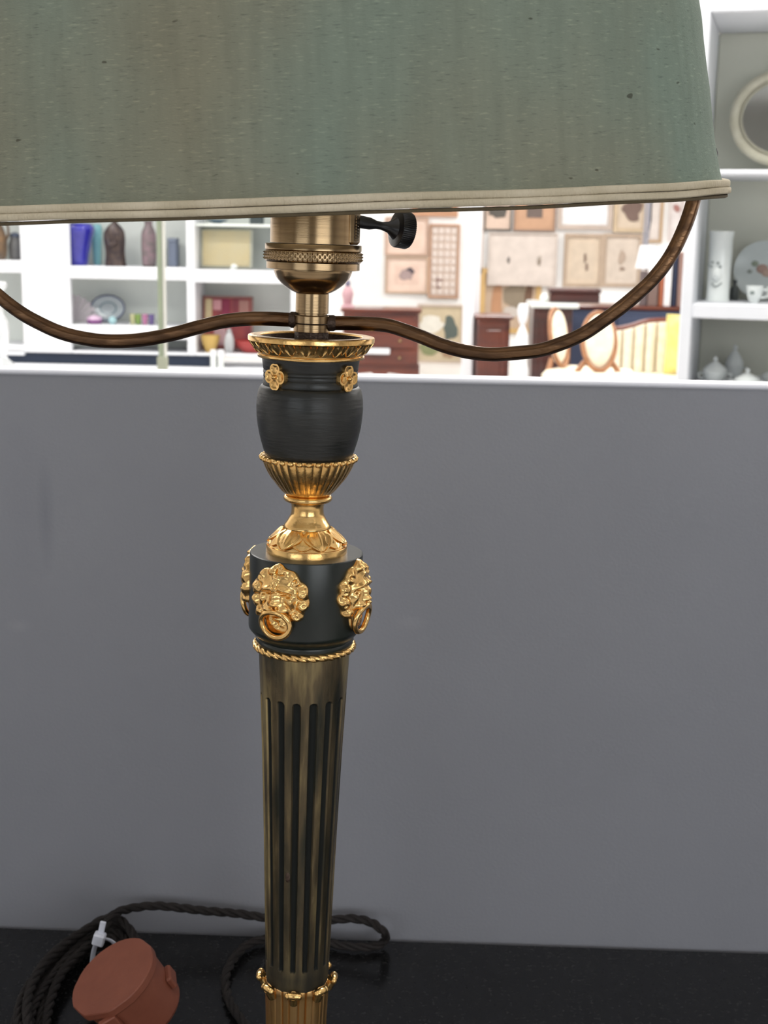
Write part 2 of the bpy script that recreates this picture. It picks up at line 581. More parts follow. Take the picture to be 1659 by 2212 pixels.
# two curved carrier arms
rpts = [(712, 698), (738, 698), (788, 699), (836, 703), (875, 714.5), (914, 729), (952, 744.5), (991, 756), (1029, 763), (1060, 765.5), (1090, 764.5), (1163, 757),
        (1217, 740.5), (1260, 721), (1296, 697.5), (1354, 654.5), (1411, 602), (1450, 550), (1479, 490), (1496, 440), (1503, 405)]
lpts = [(638, 691), (612, 690), (580, 688.5), (540, 688.5), (489, 693), (437, 704.5), (369, 722.5), (300, 734.5), (235, 737), (181, 731), (127, 717), (72, 691.5), (36, 669.5),
        (0, 641.5), (-52, 596), (-96, 540), (-128, 478), (-146, 430), (-152, 400)]
for nm, pts in (('carrier_arm', rpts), ('carrier_arm', lpts)):
    P = smooth_path([lp(*q) for q in pts], 7)
    mb = MB()
    n = len(P)
    # slightly faceted drawn rod with rolled seams
    N = 24
    base_n = len(mb.v)
    mb.tube(P, [.00275] * n, N)
    for i in range(n):
        c = P[i]
        for q in range(N):
            v = Vector(mb.v[i * N + q])
            d = v - c
            a = math.atan2(d.y, (d - Vector((0, d.y, 0))).length * (1 if d.z > 0 else -1))
            k = 1 + .045 * math.cos(6 * a)
            mb.v[i * N + q] = tuple(c + d * k)
    mb.build(nm, M_bronze, lamp, 50)
    # flattened eyelet shoulder
    d = (P[4] - P[0]).normalized()
    MB().tube([P[0] - d * .001, P[0] + d * .0016, P[0] + d * .0026], [.0033, .0033, .0028], 16).build('arm_shoulder', M_nut, lamp)

# gilt rim of the urn with a moulding of small leaves
rim = prof([(772, 100), (772, 114), (770, 115.5), (766, 115.5), (764.5, 113.5), (762, 114.5), (748, 125), (739, 131), (737, 133.5), (736, 136.5), (727.5, 137), (725.5, 136), (724.5, 132), (724.5, 112),
            (725.5, 110.5), (728, 110)])
rimo = MB().lathe(rim, 96, cap=False).build('gilt_rim', M_gilt, lamp, 40)
MB().lathe([(0.0005, zat(752)), rz(752, 106), rz(740, 108.5), rz(727, 110.8)], 64, cap=False).build('rim_well', M_nut, lamp)


def leaf_mesh(mb, pf, ang, hw, t0, t1, tip=.35, out=.0006, ridge=.0004, nu=9, nv=8, skirt=.0012):
    """pointed leaf lying on a lathe profile; pf(t) -> r, z, t runs from root to tip; raised with a mid rib, edges sunk in"""
    def fn(u, v):
        t = t0 + (t1 - t0) * v
        s = -1 + 2 * u
        wv = (1 - ((v - tip) / (1 - tip)) ** 1.5) if v > tip else (.75 + .25 * (v / tip))
        wv = max(wv, .02)
        r, z = pf(t)
        a = ang + s * hw * wv
        e = abs(s)
        if e > .98:
            off = -skirt
        else:
            off = out * (.8 - .2 * e) * (.35 + .65 * v) + (ridge if e > .66 else 0) + (ridge * 1.3 * (1 - v) if e < .15 else 0)
        if v > .99:
            off = -skirt * .3
        rr = r + off
        return (rr * math.cos(a), rr * math.sin(a), z)
    return mb.grid(fn, nu, nv)


def pfun(p):
    L = [0]
    for a, b in zip(p, p[1:]):
        L.append(L[-1] + math.hypot(b[0] - a[0], b[1] - a[1]))

    def f(t):
        s = t * L[-1]
        return float(np.interp(s, L, [q[0] for q in p])), float(np.interp(s, L, [q[1] for q in p]))
    return f


pf = pfun(prof([(763, 114), (748, 125), (738, 132.5)]))
lf = leaf_mesh(MB(), pf, 0, PI / 24 * .96, 1.0, 0.0, .35, .0005, .0004, 9, 7)
lf0 = lf.build('rim_leaf', M_gilt, rimo, 50, fix=False)
for k in range(1, 24):
    c = lf0.copy()
    COL.objects.link(c)
    c.parent = rimo
    c.rotation_euler = (0, 0, 2 * PI * k / 24)
lf = leaf_mesh(MB(), pf, PI / 24, PI / 24 * .55, 1.0, .15, .35, .0002, .0003, 7, 6)
lf0 = lf.build('rim_dart', M_gilt, rimo, 50, fix=False)
for k in range(1, 24):
    c = lf0.copy()
    COL.objects.link(c)
    c.parent = rimo
    c.rotation_euler = (0, 0, 2 * PI * k / 24)

# dark urn body
ub = prof([(768, 106), (778, 105.2), (786, 104), (797, 102.5), (799, 101.2), (801, 102.4), (805, 102.2), (807, 101), (809, 102), (814, 101.8), (816, 100.6), (818, 101.8), (826, 102.4),
           (830, 102.8), (831.5, 102.4), (833, 105.5), (838, 109.5), (848, 112.5), (862, 114.4), (880, 115.2), (900, 114), (920, 111.4), (936, 108), (950, 104.6), (964, 100.2), (975, 96.8), (992, 91)])
urn = MB().lathe(ub[::-1], 96).build('urn_body', M_dark, lamp, 50)
# four-petalled rosettes on the urn neck
zr = zat(808)
rr = rz(808, 101.5)[0]
mb = MB()
for dx, dz in ((0, 1), (0, -1), (1, 0), (-1, 0)):
    # cupped petal: a shallow bowl, notched at its outer end
    def petal(u, v, dx=dx, dz=dz):
        a = 2 * PI * u
        q = min(v / .72, 1)
        w = (1 - .16 * math.exp(-((math.atan2(math.sin(a), math.cos(a))) / .35) ** 2))
        lx, lz = .0021 * q * w * math.cos(a) + .0026, .0022 * q * math.sin(a)
        dpt = -.0009 - .0007 * q * q if v <= .72 else -.0016 + .0022 * (v - .72) / .28
        if v > .72:
            lx, lz = (lx - .0026) * 1.06 + .0026, lz * 1.06
        return (lx * dx - lz * dz, dpt, lx * dz + lz * dx)
    mb.grid(petal, 20, 9, True)
mb.ell((0, -.0016, 0), (.0011, .0011, .0009), 12, 8)
ros = mb.build('rosette', M_gilt, urn, 50)
for k, a in enumerate((-38, 52, 142, 232)):
    o = ros if k == 0 else ros.copy()
    if k:
        COL.objects.link(o)
        o.parent = urn
    o.matrix_basis = Matrix.Rotation(R_(a), 4, 'Z') @ Matrix.Translation((0, -rr - .0002, zr)) @ Matrix.Scale(1.15, 4)

# gadrooned gilt cup under the urn
gp = prof([(1068, 44), (1066, 49), (1060, 56.5), (1050, 65.5), (1040, 73.5), (1030, 81.5), (1020, 88), (1010, 93.5), (1000, 98), (993, 100.5), (989, 102.3), (986, 103), (983.5, 102), (983, 98.5), (984, 95.5)])
gp = densify(gp, 3)
NG = 32


def gad(a, j):
    s = j / (len(gp) - 1)
    amp = .030 * min(1, s * 3) * (1 if s < .93 else .3)
    return 1 - amp * (1 - abs(math.sin(a * NG / 2)) ** .7)


cup = MB().lathe(gp, NG * 10, mod=gad).build('gadrooned_cup', M_gilt, lamp, 60)
mb = MB()
rb, zb_ = rz(988, 101)
for k in range(NG):
    a = 2 * PI * (k + .5) / NG
    mb.ell((rb * .992 * math.cos(a), rb * .992 * math.sin(a), zb_), (.0015, .0015, .0012), 10, 7)
mb.build('cup_beading', M_gilt, cup)
kn = rz(1075, 53)
kprof = [(kn[0] - .0018 + .0018 * math.cos(a), kn[1] + .0015 * math.sin(a)) for a in np.linspace(-PI * .55, PI * .55, 12)]
kprof = [(rz(1081, 38)[0], kprof[0][1])] + kprof + [(rz(1068, 40)[0], kprof[-1][1])]
MB().lathe(kprof, 64).build('collar_ring', M_gilt, lamp, 50)
wp = prof([(1139, 50), (1137, 50.8), (1133, 49.5), (1130, 47.6), (1124, 43.6), (1118, 40), (1110, 36), (1102, 34.8), (1094, 34.8), (1088, 36), (1082, 39), (1078, 42)])
MB().lathe(densify(wp, 3), 64).build('waisted_stem', M_gilt, lamp, 50)
dp = prof([(1178, 84), (1174, 82.5), (1169, 79), (1162, 74), (1155, 67), (1147, 59), (1141, 52), (1136, 49)])
foot = MB().lathe(dp, 72).build('leaf_foot', M_gilt, lamp, 50)
bp = prof([(1192, 85), (1191, 87.5), (1177, 87.5), (1175.5, 86.5), (1175, 80)])
MB().lathe(bp, 72).build('foot_ring', M_gilt, foot, 40)
pf = pfun(prof([(1138, 50), (1141, 54), (1147, 61), (1155, 69), (1162, 75.5), (1169, 80), (1174, 83)]))
A0 = R_(-90 + 28)
l2 = leaf_mesh(MB(), pf, A0 + PI / 6, PI / 6 * .9, .25, .99, .4, .0006, .0004, 21, 14).build('under_leaf', M_gilt, foot, 50, fix=False)
l1 = leaf_mesh(MB(), pf, A0, PI / 6 * 1.12, 0, 1.0, .28, .0012, .00055, 27, 18, .0016).build('acanthus_leaf', M_gilt, foot, 50, fix=False)
for k in range(1, 6):
    for q in (l1, l2):
        c = q.copy()
        COL.objects.link(c)
        c.parent = foot
        c.rotation_euler = (0, 0, 2 * PI * k / 6)

# dark drum with lion masks
dr = prof([(1391, 96), (1390, 101), (1384, 104.5), (1376, 106), (1373, 105), (1372, 103.5), (1369, 105), (1366, 109), (1356, 118), (1352, 120.6), (1348, 121.4), (1194, 122), (1192, 121.4), (1190.5, 119.5), (1190.5, 60)])
drum = MB().lathe(dr, 128).build('drum', M_drum, lamp, 30)
RD = rz(1280, 121.6)[0]


def G(x, y, cx, cy, sx, sy=None, rot=0):
    sy = sy or sx
    dx, dy = x - cx, y - cy
    if rot:
        c, s = math.cos(rot), math.sin(rot)
        dx, dy = dx * c + dy * s, -dx * s + dy * c
    return math.exp(-(dx / sx) ** 2 - (dy / sy) ** 2)


def lion_R(th):
    x, y = math.cos(th), math.sin(th)
    r = 12.6 * (1 + .034 * math.cos(11 * (th - PI / 2)) + .012 * math.sin(7 * th))
    r += 1.3 * math.exp(-((th - PI / 2) / .32) ** 2)
    r += 3.2 * math.exp(-(((th + PI / 2) / .42) ** 4))
    r -= .9 * math.exp(-((abs(th + PI / 2) - .62) / .12) ** 2)
    return r


def lion_h(x, y):
    r = math.hypot(x, y)
    th = math.atan2(y, x)
    ax = abs(x)
    # mane: two rings of curled locks
    h = 1.9
    for k in range(12):
        a = 2 * PI * k / 12 + PI / 2 + PI / 12
        if math.sin(a) > .60 or math.sin(a) < -.80:
            continue
        cx, cy = 10.5 * math.cos(a), 10.5 * math.sin(a)
        h += 2.2 * math.exp(-(((x - cx) ** 2 + (y - cy) ** 2) / 6.2) ** 2)
        h -= .9 * G(x, y, cx + .8 * math.cos(a + 1.3), cy + .8 * math.sin(a + 1.3), .75, .5, a)
    if r > 8.6:
        h += .10 * math.sin(17 * th + r * 1.9)
    # face: a raised oval with a crease around it
    e = (x / 7.6) ** 2 + ((y - .2) / 8.8) ** 2
    f = 1 / (1 + math.exp((e - 1) * 9))
    g = 2.4 + 1.6 * math.exp(-e * 1.1)
    g += .8 * G(x, y, 0, 5.6, 3.4, 2.2)
    g += 1.9 * G(ax, y, 3.5, 4.1, 2.7, 1.15, -.25)
    g -= 1.9 * G(ax, y, 3.9, 2.0, 2.0, .75, -.22)
    g += 1.0 * G(ax, y, 3.9, 1.8, 1.0, .5)
    g -= .9 * G(ax, y, .8, 5.0, .30, 1.6)
    g -= .5 * G(x, y, 0, 3.0, 1.6, .30)
    g += 1.9 * G(x, y, 0, .8, 1.35, 2.8)
    g += 2.5 * G(x, y, 0, -2.1, 2.1, 1.25)
    g -= 1.4 * G(ax, y, 1.15, -3.3, .55, .38)
    g += 2.6 * G(ax, y, 2.7, -4.5, 2.4, 1.45)
    g -= 1.5 * G(x, y, 0, -4.9, .40, 1.4)
    for k in range(3):
        g -= .30 * G(ax, y, 3.4, -3.9 - .65 * k, 1.8, .15, -.12)
    g += 1.5 * G(ax, y, 5.6, -.6, 1.6, 2.6)
    g -= .9 * G(ax, y, 4.7, -2.6, .38, 1.8, .55)
    h = h * (1 - f) + g * f
    h -= 2.6 * G(x, y, 0, -7.0, 3.4, .85)
    # ears, forelock
    h += 2.6 * G(ax, y, 7.5, 8.0, 2.4, 2.0, .7) - 2.5 * G(ax, y, 7.2, 7.8, 1.2, .85, .7)
    h += 2.4 * G(ax, y, 1.8, 11.2, 1.7, 1.4) + 1.3 * G(x, y, 0, 8.8, 1.5, 1.3) - 1.6 * G(ax, y, 1.5, 11.5, .55, .55) - 1.2 * G(x, y, 0, 10.9, .35, 1.8)
    # tongue and beard inside the ring
    if y < -7:
        b = min(1, (-7 - y) / 1.0)
        q = math.exp(-((x / 5.2) ** 4))
        h = h * (1 - b * q) + b * q * (1.0 + .9 * G(x, y, 0, -9.0, 2.2, 1.0) + .8 * G(ax, y, 2.2, -11.4, 1.3, 1.0) + .7 * G(x, y, 0, -13.2, 1.4, 1.0) - .4 * G(x, y, 0, -11.2, .5, 1.0)
                                      + .5 * G(ax, y, 3.6, -9.2, .9, 1.1))
    return h


NT, NR = 176, 56
Z0L = zat(1262)
vs, fs = [], []
LS = .98
for j in range(NR + 1):
    tt = j / NR
    for i in range(NT):
        th = 2 * PI * i / NT - PI
        r = lion_R(th) * (tt if j < NR else 1.0)
        r = max(r, .01)
        x, y = r * math.cos(th), r * math.sin(th)
        h = lion_h(x, y) * (1 - .40 * tt ** 12) if j < NR else -.3
        rad = RD + h * .001 * LS - .0001
        a = x * .001 * LS * 1.13 / (RD + .002)
        vs.append((rad * math.sin(a), -rad * math.cos(a), y * .001 * LS * 1.02))
for j in range(NR):
    for i in range(NT):
        i2 = (i + 1) % NT
        fs.append((j * NT + i, j * NT + i2, (j + 1) * NT + i2, (j + 1) * NT + i))
lion = MB().add(vs, fs).build('lion_mask', M_gilt, lamp, 70)
mb = MB()
ring = []
for k in range(48):
    a = 2 * PI * k / 48
    x, y = 6.7 * math.sin(a), -11.0 + 5.7 * math.cos(a)
    hh = 4.6 + (y + 5.3) * .22
    rad = RD + hh * .001
    an = x * .001 / (RD + .004)
    ring.append((rad * math.sin(an), -rad * math.cos(an), y * .001))
mb.tube(ring, .00120, 14, closed=True)
pr = mb.build('pull_ring', M_gilt, lion, 60)
for k, a in enumerate((-22, 68, 158, 248)):
    o = lion if k == 0 else dup(lion, lamp)
    o.matrix_basis = Matrix.Rotation(R_(a), 4, 'Z') @ Matrix.Translation((0, 0, Z0L))

# twisted rope ring
ro = rz(1391, 104.5)
NTW = 34


def rope(u, v):
    a = 2 * PI * u
    b = 2 * PI * v
    k = abs(math.sin((a * NTW + 3 * b) / 2)) ** .6
    r = .00158 * (.64 + .36 * k)
    R = ro[0] + r * math.cos(b)
    return (R * math.cos(a), R * math.sin(a), ro[1] + r * math.sin(b))


MB().grid(rope, NTW * 16, 25, True).build('rope_ring', M_gilt, lamp, 60)

# fluted tapering column
cp = prof([(2110, 66.5), (2080, 68.3), (2000, 71.3), (1900, 75), (1800, 78.6), (1700, 82.8), (1600, 87.2), (1490, 93), (1440, 96), (1420, 97), (1396, 98)])
zs = [q[1] for q in cp]
rs = [q[0] for q in cp]
NF = 16
SEG = NF * 26
ztop, zbot = zat(1489), zat(2068)
cz0, cz1 = zs[0], zs[-1]
zl = list(np.linspace(cz0, zbot - .006, 10)) + list(np.linspace(zbot - .0055, zbot + .006, 26)) + list(np.linspace(zbot + .008, ztop - .008, 60)) + list(np.linspace(ztop - .0065, ztop + .0015, 34)) + list(
    np.linspace(ztop + .003, cz1, 12))
vs, fs, fl = [], [], []
zat2050 = zat(2030)
AF = R_(-90 - 3.5)
for z in zl:
    R = float(np.interp(z, zs, rs))
    for i in range(SEG):
        a = 2 * PI * i / SEG
        ph = ((a - AF) / (2 * PI / NF) + .5) % 1 - .5
        half = .245
        s = abs(ph) * 2 * PI / NF * R           # arc distance from the flute's centre
        hw = half * 2 * PI / NF * R
        dz = max(z - (ztop - hw), (zbot + hw) - z, 0)
        q = math.hypot(s, dz) / hw
        dep = .0014 * math.sqrt(max(0, 1 - q * q)) if q < 1 else 0
        fl.append(1.0 if q < .93 else .75 * min(1, max(0, (zat2050 - z) / .012)))
        vs.append(((R - dep) * math.cos(a), (R - dep) * math.sin(a), z))
nz_ = len(zl)
for j in range(nz_ - 1):
    for i in range(SEG):
        i2 = (i + 1) % SEG
        fs.append((j * SEG + i, j * SEG + i2, (j + 1) * SEG + i2, (j + 1) * SEG + i))
mt = bpy.data.materials.new('worn_column_bronze')
mt.use_nodes = True
nt = mt.node_tree
b = nt.nodes['Principled BSDF']
tc = nt.nodes.new('ShaderNodeTexCoord')


def noise(scale, detail=4):
    mp = nt.nodes.new('ShaderNodeMapping')
    mp.inputs['Scale'].default_value = scale
    nz = nt.nodes.new('ShaderNodeTexNoise')
    nz.inputs['Scale'].default_value = 1
    nz.inputs['Detail'].default_value = detail
    nt.links.new(tc.outputs['Object'], mp.inputs[0])
    nt.links.new(mp.outputs[0], nz.inputs['Vector'])
    return nz


def ramp(src, stops):
    rp = nt.nodes.new('ShaderNodeValToRGB')
    while len(rp.color_ramp.elements) < len(stops):
        rp.color_ramp.elements.new(.5)
    for e, (p, c) in zip(rp.color_ramp.elements, stops):
        e.position = p
        e.color = (*c, 1)
    nt.links.new(src, rp.inputs[0])
    return rp


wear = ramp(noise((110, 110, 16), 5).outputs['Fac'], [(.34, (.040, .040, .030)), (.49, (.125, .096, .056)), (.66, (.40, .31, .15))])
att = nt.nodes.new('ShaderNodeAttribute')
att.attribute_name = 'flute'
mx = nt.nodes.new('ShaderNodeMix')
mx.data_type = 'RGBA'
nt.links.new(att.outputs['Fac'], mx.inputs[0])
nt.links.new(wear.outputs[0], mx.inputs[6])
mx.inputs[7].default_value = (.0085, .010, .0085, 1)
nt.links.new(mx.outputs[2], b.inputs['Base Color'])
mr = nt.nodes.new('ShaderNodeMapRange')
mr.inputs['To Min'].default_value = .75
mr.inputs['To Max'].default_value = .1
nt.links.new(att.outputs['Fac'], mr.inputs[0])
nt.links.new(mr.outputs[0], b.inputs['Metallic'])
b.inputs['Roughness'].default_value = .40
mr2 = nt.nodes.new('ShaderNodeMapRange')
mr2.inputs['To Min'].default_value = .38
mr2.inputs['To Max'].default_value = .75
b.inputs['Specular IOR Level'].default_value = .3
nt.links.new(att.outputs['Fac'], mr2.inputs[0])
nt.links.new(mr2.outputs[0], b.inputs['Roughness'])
bpn = nt.nodes.new('ShaderNodeBump')
bpn.inputs['Strength'].default_value = .35
bpn.inputs['Distance'].default_value = .0006
nt.links.new(noise((500, 500, 220), 3).outputs['Fac'], bpn.inputs['Height'])
nt.links.new(bpn.outputs[0], b.inputs['Normal'])
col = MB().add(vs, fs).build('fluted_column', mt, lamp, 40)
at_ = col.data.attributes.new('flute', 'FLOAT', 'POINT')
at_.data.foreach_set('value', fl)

zsp = zat(1862)
rsp = float(np.interp(zsp, zs, rs))
mb = MB()
mb.ell((0, -rsp, 0), (.0011, .0003, .0024), 14, 8, Matrix.Translation((0, 0, zsp)) @ Matrix.Rotation(R_(-13.5), 4, 'Z'))
mb.build('dark_chip', M_nut, col)

# gilt calyx at the column's foot with curled leaf tips, and the foot below
sp = prof([(2330, 62), (2300, 61), (2240, 63), (2180, 65), (2130, 67.5), (2118, 69), (2110, 68.5), (2108, 66.5)])


def sleeve(a, j):
    ph = ((a + PI / 2) / (2 * PI / 8) + .5) % 1 - .5
    r_ = 1 + .022 * math.cos(ph * 2 * PI)
    for g_, d_, w_ in ((-.19, .045, .022), (.19, .045, .022), (-.5, .06, .03), (.5, .06, .03)):
        r_ -= d_ * math.exp(-((ph - g_) / w_) ** 2)
    return r_


cal = MB().lathe(densify(sp, 4), 8 * 40, mod=sleeve).build('gilt_calyx', M_satin, lamp, 60)
rt, zt_ = rz(2112, 70)
mb = MB()
mb.tube([(0, -rt + .0008, zt_ - .004), (0, -rt - .0006, zt_ - .0005), (0, -rt - .0022, zt_ + .0012)], [.0022, .0024, .0020], 12)
mb.ell((0, -rt - .0022, zt_ + .0010), (.0036, .0017, .0018), 16, 10)
mb.ell((-.0026, -rt - .0020, zt_ + .0008), (.0013, .0016, .0016), 12, 8)
mb.ell((.0026, -rt - .0020, zt_ + .0008), (.0013, .0016, .0016), 12, 8)
tipo = mb.build('leaf_tip', M_gilt, cal, 60)
for k in range(1, 8):
    c = tipo.copy()
    COL.objects.link(c)
    c.parent = cal
    c.rotation_euler = (0, 0, 2 * PI * k / 8)
zc = sp[0][1]
MB().lathe([(.055, 0), (.055, .006), (.050, .009), (.046, .018), (.040, .020), (.022, .026), (.015, zc), (.012, zc + .002)], 64).build('lamp_foot', M_drum, lamp, 40)

# ------------------------------------------------------------------ oblong fabric shade on the carrier arms
ZS = zat(450)
NSE = 2.7
BR = .108 / .163


def se(th, a, b):
    c, s = math.cos(th), math.sin(th)
    return a * math.copysign(abs(c) ** (2 / NSE), c), b * math.copysign(abs(s) ** (2 / NSE), s)


SX = Matrix.Translation((0, 0, ZS + .0042)) @ Matrix.Rotation(R_(-2.75) - LEAN, 4, 'Y') @ Matrix.Rotation(R_(2.7), 4, 'X')
SXI = SX.inverted()
edge = [(1498, 0), (1508, 60), (1511.5, 100), (1519, 160), (1525, 200), (1531, 260), (1536, 305), (1543, 345), (1549, 380), (1556, 405), (1560, 418)]
sh = []
for q in edge[::-1]:
    v = SXI @ lp(*q)
    sh.append((v.x * .983, v.z))
za0 = sh[0][1]
sh = sorted(sh, key=lambda q: q[1])
dxdz = (sh[-1][0] - sh[-3][0]) / (sh[-1][1] - sh[-3][1])
sh.append((sh[-1][0] + dxdz * .09 * .9, sh[-1][1] + .09))
sh = [(sh[0][0], -.001)] + [q for q in sh if q[1] > .001]


def shade_a(z):
    return float(np.interp(z, [q[1] for q in sh], [q[0] for q in sh]))


ZH = sh[-1][1]
NS = 240


def fabric(u, v):
    z = ZH * v
    a = shade_a(z)
    x, y = se(2 * PI * u, a, a * BR)
    return (x, y, z)


# silk-like slubbed cloth: fine weave, long horizontal slubs, uneven fading
mt = bpy.data.materials.new('olive_slub_fabric')
mt.use_nodes = True
nt = mt.node_tree
b = nt.nodes['Principled BSDF']
tc = nt.nodes.new('ShaderNodeTexCoord')
big = ramp(noise((9, 9, 5), 3).outputs['Fac'], [(.36, lin((130, 128, 109))), (.50, lin((129, 133, 117))), (.66, lin((124, 138, 125)))])
streak = ramp(noise((230, 230, 9), 3).outputs['Fac'], [(.35, (.94, .94, .94)), (.65, (1.04, 1.04, 1.04))])
slub = ramp(noise((270, 270, 1700), 3).outputs['Fac'], [(.27, (.72, .72, .74)), (.40, (1, 1, 1)), (.60, (1, 1, 1)), (.72, (1.32, 1.30, 1.25))])
spots = ramp(noise((190, 190, 330), 1).outputs['Fac'], [(.175, (.42, .40, .38)), (.215, (1, 1, 1))])


def mul(a, c):
    m_ = nt.nodes.new('ShaderNodeMix')
    m_.data_type = 'RGBA'
    m_.blend_type = 'MULTIPLY'
    m_.inputs[0].default_value = 1
    nt.links.new(a, m_.inputs[6])
    nt.links.new(c, m_.inputs[7])
    return m_.outputs[2]


cc = mul(mul(mul(big.outputs[0], streak.outputs[0]), slub.outputs[0]), spots.outputs[0])
nt.links.new(cc, b.inputs['Base Color'])
b.inputs['Roughness'].default_value = .85
b.inputs['Specular IOR Level'].default_value = .25
bpn = nt.nodes.new('ShaderNodeBump')
bpn.inputs['Strength'].default_value = .5
bpn.inputs['Distance'].default_value = .0005
nt.links.new(noise((900, 900, 2400), 2).outputs['Fac'], bpn.inputs['Height'])
nt.links.new(bpn.outputs[0], b.inputs['Normal'])
M_fabric = mt
shade = MB().grid(fabric, NS, 60, True).build('lamp_shade', M_fabric, lamp, 80, fix=False)
shade.matrix_basis = SX


def lining(u, v):
    z = ZH * v
    a = shade_a(z) - .0016
    x, y = se(2 * PI * u, a, a * BR)
    return (x, y, z)


MB().grid(lining, NS, 30, True).build('shade_lining', M_lining, shade, 80, fix=False)


def band(z0, z1, off, th, material, name, wob=.00012):
    a = shade_a(0)
    mb_ = MB()
    ppts = [(-.0010, z0), (th * .7, z0), (th, z0 + (z1 - z0) * .18), (th * 1.02, (z0 + z1) / 2), (th, z1 - (z1 - z0) * .18), (th * .7, z1), (-.0010, z1)]

    def fn(u, v):
        k = min(int(round(v * (len(ppts)))), len(ppts)) % len(ppts)
        o, z = ppts[k]
        th_ = 2 * PI * u
        ax, ay = a + off + o, a * BR + off + o
        x, y = se(th_, ax, ay)
        zz = z + wob * (math.sin(7 * th_ + z0 * 3000) + math.sin(13 * th_ + 1.3))
        return (x, y, zz)
    return mb_.grid(fn, NS * 2, len(ppts) + 1, True).build(name, material, shade, 50)


band(-.0002, .0024, .0002, .0016, M_cream, 'trim_band')
band(-.0027, -.0003, .0004, .0018, M_cream, 'trim_band')
band(-.0040, -.0028, -.0008, .0018, M_trimdark, 'bottom_binding')
# wire frame: rim, and a spider joining the arms to the holder
mb = MB()
rimw = [(*se(2 * PI * k / 120, shade_a(0) - .003, (shade_a(0) - .003) * BR), .0005) for k in range(120)]
mb.tube(rimw, .0012, 8, closed=True)
mb.build('rim_wire', M_nut, shade)
v = SXI @ lp(1545, 335)
mb = MB()
mb.ell((v.x + .0002, v.y, v.z), (.0009, .0012, .0028), 10, 8)
mb.tube([(v.x, v.y, v.z + .002), (v.x - .0006, v.y - .0006, v.z + .0045)], .0002, 6)
mb.build('dark_snag', M_black, shade)
# ------------------------------------------------------------------ the shop beyond the partition


def rect(x0, y0, x1, y1, Y):
    xm, ym = (x0 + x1) / 2, (y0 + y1) / 2
    return at(x0, ym, Y)[0], at(x1, ym, Y)[0], at(xm, y1, Y)[2], at(xm, y0, Y)[2]


def pxm(Y):
    return (Y - CAM[1]) / FPX


_pc = {}


def paint(col, rough=.7):
    k = tuple(col)
    if k not in _pc:
        _pc[k] = mat('paint_%02x%02x%02x' % k, lin(col), rough, scale=(9, 9, 9))
    return _pc[k]


def picture(label, x0, y0, x1, y1, fcol, fw, mcol=None, mw=0, acol=None, marks=(), cells=None, Y=None, group=None, floor=False):
    """a framed picture hanging flat on the back wall: four frame rails, mount, artwork, drawn marks"""
    Y = WY1 if Y is None else Y
    X0, X1, Z0, Z1 = rect(x0, y0, x1, y1, Y)
    if floor:
        Z0 = FLOOR
    s = pxm(Y)
    W, H = X1 - X0, Z1 - Z0
    root = thing('framed_picture', label, 'picture', ((X0 + X1) / 2, Y, Z0), 0, group)
    f = fw * s
    h = W / 2
    dk = lambda c: tuple(int(v * .93) for v in c) if c else c
    fcol, mcol, acol = dk(fcol), dk(mcol), dk(acol)
    marks = [(*q[:4], dk(q[4])) for q in marks]
    cells = (cells[0], cells[1], dk(cells[2])) if cells else None
    fm = paint(fcol, .5)
    T = -.035
    for pts in ([(-h, 0), (h, 0), (h - f, f), (-h + f, f)], [(-h, H), (-h + f, H - f), (h - f, H - f), (h, H)],
                [(-h, 0), (-h + f, f), (-h + f, H - f), (-h, H)], [(h, 0), (h, H), (h - f, H - f), (h - f, f)]):
        MB().prism(pts, T, -.002).build('frame_rail', fm, root)
    a0, a1, b0, b1 = -h + f, h - f, f, H - f
    if mcol:
        MB().box(a0, a1, -.016, -.004, b0, b1).build('mount', paint(mcol, .8), root)
        g = mw * s
        a0, a1, b0, b1 = a0 + g, a1 - g, b0 + g, b1 - g
    if acol:
        MB().box(a0, a1, -.019, -.010, b0, b1).build('artwork', paint(acol, .7), root)
    if cells:
        nx, ny, cc = cells
        cw, ch = (a1 - a0) / nx, (b1 - b0) / ny
        c0 = MB().box(.1 * cw, .9 * cw, -.024, -.012, .12 * ch, .88 * ch).build('small_print', paint(cc, .8), root)
        c0.location = (a0, 0, b0)
        for i in range(nx):
            for j in range(ny):
                if i or j:
                    c = c0.copy()
                    COL.objects.link(c)
                    c.parent = root
                    c.location = (a0 + i * cw, 0, b0 + j * ch)
    for k, mk in enumerate(marks):
        mx, mz, mrx, mrz, mc = mk
        xx, zz = -h + W * mx, H * (1 - mz)
        rnd = random.Random(k * 7 + int(x0))
        pts = []
        for q in range(14):
            a = 2 * PI * q / 14
            rr_ = .65 + .45 * rnd.random()
            pts.append((xx + W * mrx * rr_ * math.cos(a), zz + H * mrz * rr_ * math.sin(a)))
        MB().prism(pts, -.0235 - .001 * k, -.012).build('painted_patch', paint(mc, .8), root)
    return root


